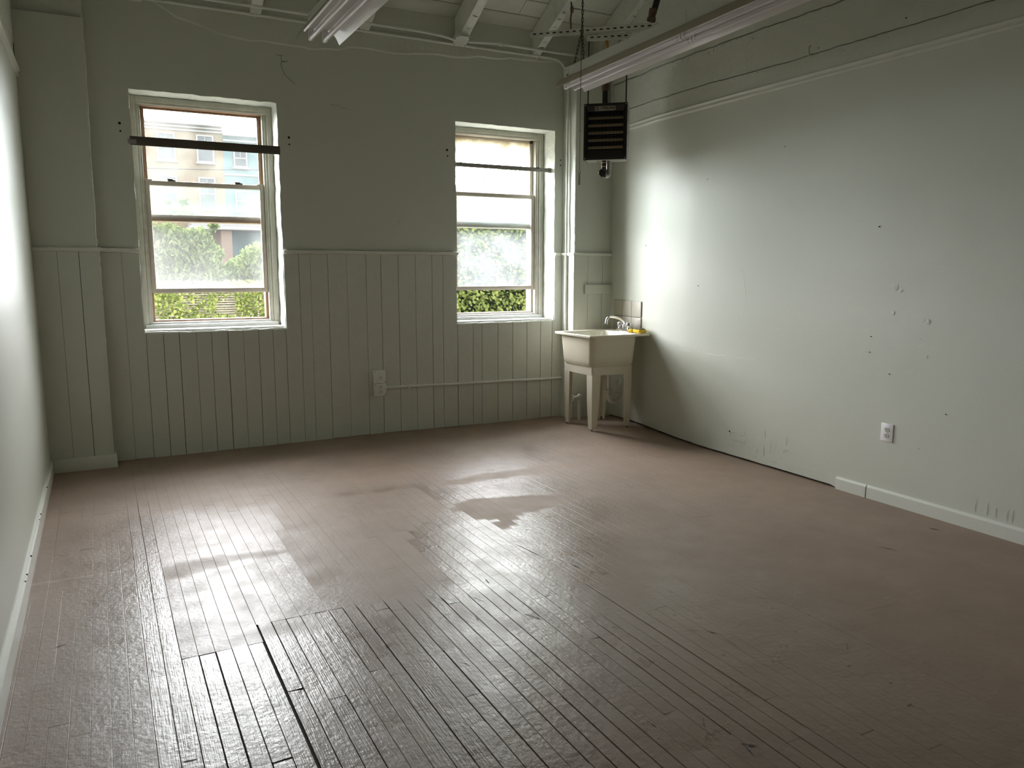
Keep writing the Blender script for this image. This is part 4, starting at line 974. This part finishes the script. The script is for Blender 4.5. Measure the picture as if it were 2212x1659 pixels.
AX0, AX1, AY0, AY1 = TX0 + .034, TX1 - .034, TY0 + .034, TY1 - .034; AZ = SZ - .286
B = MB(); B.loft([rrect(AX0, AX1, AY0, AY1, .012, AZ - .078), rrect(AX0 - .004, AX1 + .004, AY0 - .004, AY1 + .004, .014, AZ)], cap0=False, cap1=False)
B.loft([rrect(AX0 + .004, AX1 - .004, AY0 + .004, AY1 - .004, .012, AZ), rrect(AX0 + .004, AX1 - .004, AY0 + .004, AY1 - .004, .012, AZ - .078)], cap0=False, cap1=False)
child(B, 'apron', M_leg, root)
for ix, cx in ((1, AX0), (-1, AX1)):
    for iy, cy in ((1, AY0), (-1, AY1)):
        zf = fz(cx, cy); top, bot = AZ - .066, zf + .016; B = MB()
        def L_(z, w, off):
            t_ = .006; ox, oy = cx + ix * off - ix * .0055, cy + iy * off - iy * .0055
            P = [(0, 0), (w, 0), (w, t_), (t_, t_), (t_, w), (0, w)]
            P = [(ox + ix * p[0], oy + iy * p[1], z) for p in P]
            return P if ix * iy > 0 else P[::-1]
        B.loft([L_(top, .088, .006), L_(AZ - .10, .088, .006), L_(lerp(top, bot, .5), .080, .008), L_(bot, .056, .016)])
        lg = child(B, 'leg', M_leg, root)
        B = MB(); fx, fy = cx + ix * .022, cy + iy * .022; B.lathe([(.014, -.001), (.014, .003), (.004, .005), (.004, .03), (.011, .03), (.011, .032)], (fx, fy, zf - .0005), 12); B.box(min(fx, cx + ix * .014), max(fx, cx + ix * .014) + .012 * (1 if ix > 0 else 0), fy - .010, fy + .010, zf + .024, zf + .030); child(B, 'foot', M_iron, lg)
# faucet on the back ledge
FX, FY = 4.342, 6.015
B = MB(); B.loft([rrect(FX - .028, FX + .026, FY - .105, FY + .105, .02, SZ - .001), rrect(FX - .028, FX + .026, FY - .105, FY + .105, .02, SZ + .018), rrect(FX - .022, FX + .020, FY - .098, FY + .098, .016, SZ + .026)]); fa = child(B, 'faucet', M_chrome, root)
for dy in (-.07, .07):
    B = MB(); B.lathe([(.018, 0), (.018, .012), (.014, .018), (.024, .024), (.026, .05), (.022, .062), (.010, .065)], (FX, FY + dy, SZ + .02), 12); child(B, 'faucet_handle', M_clear if dy > 0 else M_chrome, fa)
B = MB(); B.lathe([(.020, 0), (.018, .03), (.015, .045)], (FX, FY, SZ + .02), 16)
sp = [(FX, FY, SZ + .05), (FX - .004, FY + .002, SZ + .085), (FX - .05, FY + .006, SZ + .118), (FX - .12, FY + .012, SZ + .137), (FX - .165, FY + .016, SZ + .138), (FX - .185, FY + .018, SZ + .12), (FX - .192, FY + .019, SZ + .085)]
B.tube(bend(sp, .03), .0115, 12); B.cyl((FX - .192, FY + .019, SZ + .09), (FX - .194, FY + .019, SZ + .07), .014, 12); child(B, 'spout', M_chrome, fa, smooth=60)
# drain
B = MB(); DX, DY = 4.125, 5.95; B.tube([(DX, DY, SZ - .28), (DX, DY, .37)], .017, 14); child(B, 'tailpiece', M_chrome, root)
B = MB(); tr_ = [(DX, DY, .375), (DX, DY, .32)] + [(DX + .055 - .055 * math.cos(k * PI / 8), DY - .01, .315 - .055 * math.sin(k * PI / 8)) for k in range(9)] + [(DX + .11, DY - .01, .335)]
B.tube(tr_, .023, 14)
B.lathe([(.026, 0), (.034, .003), (.034, .030), (.022, .036)], (DX, DY, .345), 14); B.lathe([(.026, 0), (.034, .003), (.034, .020), (.026, .024)], (DX + .11, DY - .01, .318), 14)
B.tube(bend([(DX + .11, DY - .01, .33), (DX + .112, DY - .01, .395), (DX + .22, DY + .10, .40), (DX + .327, DY + .25, .41)], .06), .021, 14); child(B, 'drain_trap', M_pvc, root, smooth=60)

# shut-off valve under the sink
root = thing('shutoff_valve', 'small pipe shut-off valve with round handwheel under the sink', 'valve', (3.93, 6.33, .03))
B = MB(); B.tube([(4.05, 6.32, fz(4.05, 6.32) - .002), (4.05, 6.32, .28)], .017, 12); child(B, 'pipe', M_steel, root)
B = MB(); B.tube([(3.965, 6.30, .255), (3.985, 6.305, .255), (3.99, 6.306, .255), (4.056, 6.322, .255)], [.010, .010, .019, .021], 12); B.lathe([(.022, 0), (.022, .02), (.012, .03)], (4.05, 6.32, .255), 12); child(B, 'valve_body', M_steel, root)
B = MB(); Mv = Matrix.Translation((3.955, 6.298, .255)) @ Matrix.Rotation(math.radians(20), 4, 'Z') @ Matrix.Rotation(PI / 2, 4, 'Y')
B.tube([((.024 + .003 * math.cos(k * PI * 2)) * math.cos(k * PI / 10), (.024) * math.sin(k * PI / 10), 0) for k in range(20)], .0045, 6, closed=True, M=Mv)
for k in range(5): B.tube([(0, 0, .004), (.024 * math.cos(k * PI * .4), .024 * math.sin(k * PI * .4), 0)], .003, 6, M=Mv)
B.cyl((0, 0, -.006), (0, 0, .016), .006, 8, M=Mv); child(B, 'handwheel', M_steel, root)

# yellow sponge with a dark scrub pad
root = thing('sponge', 'yellow sponge with dark scrub top lying on the sink ledge', 'sponge', (4.34, 5.80, SZ))
def lump(x0, x1, y0, y1, z0, z1, a, nn=5):
    b = bmesh.new(); bmesh.ops.create_cube(b, size=1); bmesh.ops.subdivide_edges(b, edges=b.edges[:], cuts=4, use_grid_fill=True)
    for v in b.verts:
        p = v.co.copy(); r = Vector((p.x * 2, p.y * 2, p.z * 2)); k = (abs(r.x) ** 6 + abs(r.y) ** 6 + abs(r.z) ** 6) ** (1 / 6); q = r / k * max(abs(r.x), abs(r.y), abs(r.z))
        n_ = fbm(q.x * 3 + 20, q.y * 3 + q.z * 2 + 20) - .5
        v.co = Vector((lerp(x0, x1, q.x * .5 + .5) + n_ * a, lerp(y0, y1, q.y * .5 + .5) + n_ * a, lerp(z0, z1, q.z * .5 + .5) + (n_ * a if q.z > -.5 else 0)))
    return b
B = MB(); B.merge(lump(4.300, 4.388, 5.725, 5.845, SZ + .0005, SZ + .034, .004)); child(B, 'sponge_body', M_sponge, root, smooth=60)
B = MB(); B.merge(lump(4.312, 4.380, 5.735, 5.83, SZ + .032, SZ + .042, .003)); child(B, 'scrub_pad', M_scrub, root, smooth=60)
B = MB(); B.merge(lump(4.29, 4.335, 5.835, 5.89, SZ + .0005, SZ + .030, .022)); child(B, 'torn_flap', M_sponge, root, smooth=60)

# tile splashback on the right wall above the sink
root = thing('tile_splashback', 'six taupe wall tiles in two rows above the sink ledge', 'tiles', (4.49, 6.2, .9))
tp = [5.865, 6.035, 6.205, 6.372]
B = MB()
for (a, b) in zip(tp, tp[1:]): B.faces([(wx(a) - .003, a, .885), (wx(b) - .003, b, .885), (wx(b) - .003, b, 1.185), (wx(a) - .003, a, 1.185)], [(0, 1, 2, 3)])
child(B, 'grout', M_grout, root)
for i, (a, b) in enumerate(zip(tp, tp[1:])):
    for j, (z0, z1) in enumerate(((.888, 1.034), (1.040, 1.186))):
        xm = (wx(a) + wx(b)) / 2; an = math.atan2(wx(b) - wx(a), b - a)
        Mt = Matrix.Translation((xm, (a + b) / 2, (z0 + z1) / 2)) @ Matrix.Rotation(-an, 4, 'Z'); h = (b - a) / 2 - .0025
        B = MB(); B.box(-.011, -.001, -h, h, -(z1 - z0) / 2, (z1 - z0) / 2, M=Mt, bev=.0035, seg=3)
        if i == 0: B.mi = 1; B.box(-.0105, -.0005, -h - .006, -h + .001, -(z1 - z0) / 2, (z1 - z0) / 2, M=Mt, bev=.003)
        child(B, 'tile', [M_tile, M_tiledge], root)

# short board screwed to the right pilaster, hooks on the back wall
B = MB(); B.box(4.165, 4.474, PR - .036, PR - .0115, 1.243, 1.330, bev=.003)
tag(B.build('wall_board', M_wains), 'short painted board fixed across the pilaster wainscot above the sink', 'board')
for xx, zz in ((1.971, 1.885), (2.388, 1.889)):
    B = MB(); B.tube(bend([(xx, YB + .001, zz), (xx, YB - .022, zz), (xx + .004, YB - .026, zz + .02)], .01), .004, 8); B.lathe([(.012, 0), (.011, .003), (.006, .005)], n=12, M=Matrix.Translation((xx, YB + .0005, zz)) @ Matrix.Rotation(PI / 2, 4, 'X'))
    tag(B.build('wall_hook', M_trim), 'small painted hook on the back wall, ' + ('left one of two' if xx < 2.2 else 'right one of two'), 'hook', 'hooks between the windows')

# ------------------------------------------------------------------ outdoors
M_ground = mat('pavement', (.10, .10, .095), .9, noise=(.5, .5, (.07, .08, .05)))
M_cream = mat('cream_painted_brick', (.20, .16, .11), .85, noise=(.9, .6, (.21, .125, .085)), bump=[(8, .1)])
M_teal = mat('teal_painted_brick', (.105, .17, .185), .85, noise=(.7, .4, (.13, .19, .195)))
M_hwhite = mat('house_trim', (.29, .29, .285), .7)
M_hwin = mat('house_window_glass', (.07, .08, .09), .15)
M_brick = mat('porch_brick', (.17, .12, .09), .9, noise=(12, .5, (.13, .09, .07)))
M_pdoor = mat('porch_dark_door', (.08, .08, .09), .6)  # door under the porch roof, plain dark colour
M_slat = mat('pale_slat_paint', (.36, .31, .27), .8)
M_bark = mat('bark', (.05, .04, .03), .9, bump=[(20, .5)])
def leaf_mat(name, c1_, c2_, tr=.35):
    m = bpy.data.materials.new(name); m.use_nodes = True; t = m.node_tree; t.nodes.clear()
    o = t.nodes.new('ShaderNodeOutputMaterial'); d = t.nodes.new('ShaderNodeBsdfDiffuse'); tl = t.nodes.new('ShaderNodeBsdfTranslucent'); mx = t.nodes.new('ShaderNodeMixShader'); mx.inputs[0].default_value = tr
    g = t.nodes.new('ShaderNodeObjectInfo'); at = t.nodes.new('ShaderNodeAttribute'); at.attribute_name = 'tone'
    c = t.nodes.new('ShaderNodeMix'); c.data_type = 'RGBA'; c.inputs['A'].default_value = (*c1_, 1); c.inputs['B'].default_value = (*c2_, 1); t.links.new(at.outputs['Fac'], c.inputs['Factor'])
    for n_ in (d, tl): t.links.new(c.outputs['Result'], n_.inputs[0])
    t.links.new(d.outputs[0], mx.inputs[1]); t.links.new(tl.outputs[0], mx.inputs[2]); t.links.new(mx.outputs[0], o.inputs[0]); return m
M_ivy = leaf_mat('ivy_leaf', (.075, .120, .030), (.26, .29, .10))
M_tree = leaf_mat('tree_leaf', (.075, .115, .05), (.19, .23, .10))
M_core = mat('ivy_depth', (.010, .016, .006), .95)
rl = random.Random(21)
class Leaves:
    def __init__(s): s.v = []; s.f = []; s.t = []
    def leaf(s, p, nrm, up, L_, w, tone, fold=.25):
        n = Vector(nrm).normalized(); u = Vector(up); u = (u - n * u.dot(n)); u = u.normalized() if u.length > .01 else n.orthogonal().normalized(); r = u.cross(n); p = Vector(p); b = len(s.v)
        P = [p - u * L_ * .5, p - u * L_ * .15 + r * w * .5 - n * w * fold * .5, p + u * L_ * .2 + r * w * .42 - n * w * fold * .4, p + u * L_ * .55 - n * L_ * .12, p + u * L_ * .2 - r * w * .42 - n * w * fold * .4, p - u * L_ * .15 - r * w * .5 - n * w * fold * .5, p + u * L_ * .1]
        s.v += [tuple(q) for q in P]; s.t += [tone] * 7; s.f += [(b, b + 1, b + 6), (b + 1, b + 2, b + 6), (b + 2, b + 3, b + 6), (b + 3, b + 4, b + 6), (b + 4, b + 5, b + 6), (b + 5, b, b + 6)]
    def build(s, name, m, parent=None):
        me = bpy.data.meshes.new(name); me.from_pydata(s.v, [], s.f); a = me.attributes.new('tone', 'FLOAT', 'POINT'); a.data.foreach_set('value', s.t); me.materials.append(m); me.shade_smooth()
        o = bpy.data.objects.new(name, me); COL.objects.link(o)
        if parent: o.parent = parent; o.matrix_parent_inverse = Matrix.Translation(parent.location).inverted()
        return o
def rnd_dir(bias, k):
    d = Vector((rl.gauss(0, 1), rl.gauss(0, 1), rl.gauss(0, 1))).normalized(); return (d * k + Vector(bias)).normalized()
GZ = -1.6
B = MB(); B.box(-60, 80, 7.2, 120, GZ - .3, GZ); struct(B.build('ground_outside', M_ground))
# ivy wall seen through the right window
Lf = Leaves()
def hedge_z(x): return 2.62 + (x - 4.2) * .30 + (fbm(x * 1.3, 9) - .5) * .5
for q in range(15000):
    x = rl.uniform(3.25, 7.2); z = rl.uniform(.35, hedge_z(x)); bulge = (fbm(x * 1.4, z * 1.4) - .5) * .5 + (fbm(x * 5, z * 5 + 7) - .5) * .25
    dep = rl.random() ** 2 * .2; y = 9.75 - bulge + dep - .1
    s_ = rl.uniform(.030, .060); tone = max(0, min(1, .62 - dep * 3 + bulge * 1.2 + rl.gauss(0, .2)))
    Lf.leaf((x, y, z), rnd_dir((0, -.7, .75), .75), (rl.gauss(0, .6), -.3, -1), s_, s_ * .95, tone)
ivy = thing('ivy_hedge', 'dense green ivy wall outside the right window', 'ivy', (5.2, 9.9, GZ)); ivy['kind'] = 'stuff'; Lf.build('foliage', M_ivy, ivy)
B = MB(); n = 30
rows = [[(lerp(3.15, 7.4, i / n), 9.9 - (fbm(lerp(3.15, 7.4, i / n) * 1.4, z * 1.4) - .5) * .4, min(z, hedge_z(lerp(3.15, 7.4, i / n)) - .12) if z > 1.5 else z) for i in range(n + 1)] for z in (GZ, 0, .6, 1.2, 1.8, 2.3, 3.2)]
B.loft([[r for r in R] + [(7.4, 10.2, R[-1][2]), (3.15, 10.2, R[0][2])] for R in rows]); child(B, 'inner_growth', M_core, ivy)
# slatted fence with vines seen below the left window's raised sash
root = thing('slat_fence', 'pale horizontal slat fence behind vines outside the left window', 'fence', (1.3, 9.9, GZ))
B = MB(); z = -.6
while z < 1.28: B.box(-1.2, 3.0, 9.92, 9.935, z, z + .016, bev=.002, seg=1); z += .028
child(B, 'slat_panel', M_slat, root)
for xx in (-1.2, .35, 1.75, 2.97):
    B = MB(); B.box(xx - .04, xx + .04, 9.937, 10.01, GZ, 1.30, bev=.005); child(B, 'post', M_slat, root)
Lf = Leaves()
for q in range(14000):
    x = rl.uniform(-1.2, 3.0); z = rl.uniform(.5, 1.34); den = fbm(x * 2.6 + 3, z * 3.2 + 1)
    gap = (.85 < x < 1.12 or 1.2 < x < 1.42) and .93 < z < 1.2
    if den < (.60 if gap else .36) or (gap and rl.random() < .55): continue
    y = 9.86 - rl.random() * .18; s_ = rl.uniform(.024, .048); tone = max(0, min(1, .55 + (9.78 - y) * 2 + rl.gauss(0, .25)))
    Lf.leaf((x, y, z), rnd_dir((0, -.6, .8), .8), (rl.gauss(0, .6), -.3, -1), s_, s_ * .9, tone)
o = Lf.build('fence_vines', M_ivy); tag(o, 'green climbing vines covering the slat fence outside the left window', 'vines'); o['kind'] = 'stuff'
# young tree beyond the fence
root = thing('young_tree', 'leafy young tree beyond the fence, seen through the left window', 'tree', (1.35, 13.0, GZ))
B = MB(); B.tube([(1.30, 13.05, GZ), (1.33, 13, -.2), (1.28, 13, .9), (1.32, 13, 1.7)], [.07, .06, .045, .02], 8); B.tube([(1.3, 13, .5), (1.9, 12.9, 1.2), (2.15, 12.9, 1.6)], [.04, .025, .01], 6); B.tube([(1.3, 13, .6), (.9, 12.95, 1.3), (.75, 12.9, 1.8)], [.04, .025, .01], 6); child(B, 'trunk', M_bark, root)
Lf = Leaves()
blobs = [((.92, 13, 1.65), .42, 620), ((1.35, 13, 1.62), .42, 620), ((1.02, 12.9, 1.28), .40, 480), ((1.55, 12.9, 1.28), .38, 460), ((2.05, 12.9, 1.40), .36, 480), ((2.32, 13, 1.62), .34, 380), ((.55, 13.1, 1.85), .34, 360), ((.3, 13.1, 1.4), .5, 480), ((2.0, 13.0, 1.05), .4, 380), ((1.3, 13.0, .9), .6, 520), ((1.0, 13, 1.95), .26, 260), ((1.40, 13, 1.93), .22, 200), ((.72, 13, 2.02), .2, 160), ((1.04, 13, 2.32), .09, 40), ((1.0, 13, 2.45), .07, 30), ((1.25, 13, 2.3), .13, 60), ((1.22, 13, 2.48), .09, 34), ((1.62, 13, 2.12), .09, 30)]
for c_, r, n in blobs:
    for q in range(int(n * 1.9)):
        d = rnd_dir((0, 0, 0), 1); rr = r * (rl.random() ** .4); p = Vector(c_) + Vector((d.x, d.y * .8, d.z * .8)) * rr
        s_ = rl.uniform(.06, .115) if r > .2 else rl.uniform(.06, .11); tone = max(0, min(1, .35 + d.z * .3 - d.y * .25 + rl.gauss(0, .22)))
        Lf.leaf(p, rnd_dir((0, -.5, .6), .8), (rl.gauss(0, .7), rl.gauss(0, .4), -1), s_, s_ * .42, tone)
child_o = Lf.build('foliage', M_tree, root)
# houses across the street
HY = 45.0
def house(label, x0, x1, z1, m, wins, cornice):
    root = thing('row_house', label, 'house', ((x0 + x1) / 2, HY + 3, GZ))
    B = MB(); B.box(x0, x1, HY, HY + 8, GZ, z1); child(B, 'wall', m, root)
    B = MB()
    for za, zb, d in cornice: B.box(x0, x1, HY - d, HY + .1, za, zb, bev=.02)
    child(B, 'cornice', M_hwhite, root)
    for (a, b, c, d) in wins:
        B = MB(); arch(a - .07, b + .07, c - .06, d + .09, HY - .07, HY + .02, .08, B, bev=.01); B.box(a - .14, b + .14, HY - .14, HY, c - .14, c - .05, bev=.01); B.box(a, b, HY - .05, HY + .02, (c + d) / 2 - .03, (c + d) / 2 + .03); B.box((a + b) / 2 - .015, (a + b) / 2 + .015, HY - .045, HY + .02, (c + d) / 2, d)
        w_ = child(B, 'window', M_hwhite, root)
        B = MB(); B.box(a, b, HY - .03, HY + .01, c, d); child(B, 'pane', M_hwin, w_)
    return root
cw = []
for a, b in ((3.16, 3.89), (5.05, 5.77), (1.2, 1.93), (-.8, -.07)): cw += [(a, b, 6.95, 8.2), (a, b, 4.55, 6.05)]
house('cream painted brick row house across the street', -4, 6.30, 8.8, M_cream, cw, [(8.42, 8.50, .10), (8.58, 8.66, .16), (8.74, 8.88, .3)])
tw = []
for a, b in ((6.87, 7.44), (8.6, 9.2)): tw += [(a, b, 6.80, 7.65), (a, b, 4.50, 5.45)]
house('pale teal painted row house, right neighbour of the cream one', 6.302, 13, 8.45, M_teal, tw, [(6.30, 6.40, .08), (8.05, 8.15, .12), (8.32, 8.5, .3)])
root = thing('front_porch', 'white roofed front porch with brick column on the row houses', 'porch', (6, 43.6, GZ))
B = MB(); B.box(4.2, 8.4, 42.6, HY - .005, 3.35, 3.52, bev=.02); B.box(4.3, 8.3, 42.7, HY - .005, 3.52, 3.70, bev=.02); child(B, 'roof', M_hwhite, root)
for xx in (5.95, 8.0):
    B = MB(); B.box(xx - .26, xx + .26, 42.8, 43.3, GZ, 3.36); child(B, 'column', M_brick, root)
B = MB(); B.box(4.2, 8.4, 42.7, HY - .005, GZ, .95); child(B, 'base', M_brick, root)
B = MB(); B.box(4.4, 5.3, HY - .06, HY - .01, .95, 3.1); child(B, 'door', M_pdoor, root)
B = MB(); B.box(4.3, 8.3, 42.85, 42.93, 1.86, 1.95); B.box(4.3, 8.3, 42.85, 42.93, 1.10, 1.17); xx = 4.35
while xx < 8.3: B.box(xx, xx + .05, 42.87, 42.91, 1.17, 1.86); xx += .13
child(B, 'railing', M_hwhite, root)
B = MB(); B.tube([(lerp(-8, 14, k / 20), 25, 4.35 + .9 * (k / 20) - .5 * math.sin(k / 20 * PI)) for k in range(21)], .012, 6)
tag(B.build('utility_wire', M_iron), 'thin utility wire crossing in front of the houses', 'wire')
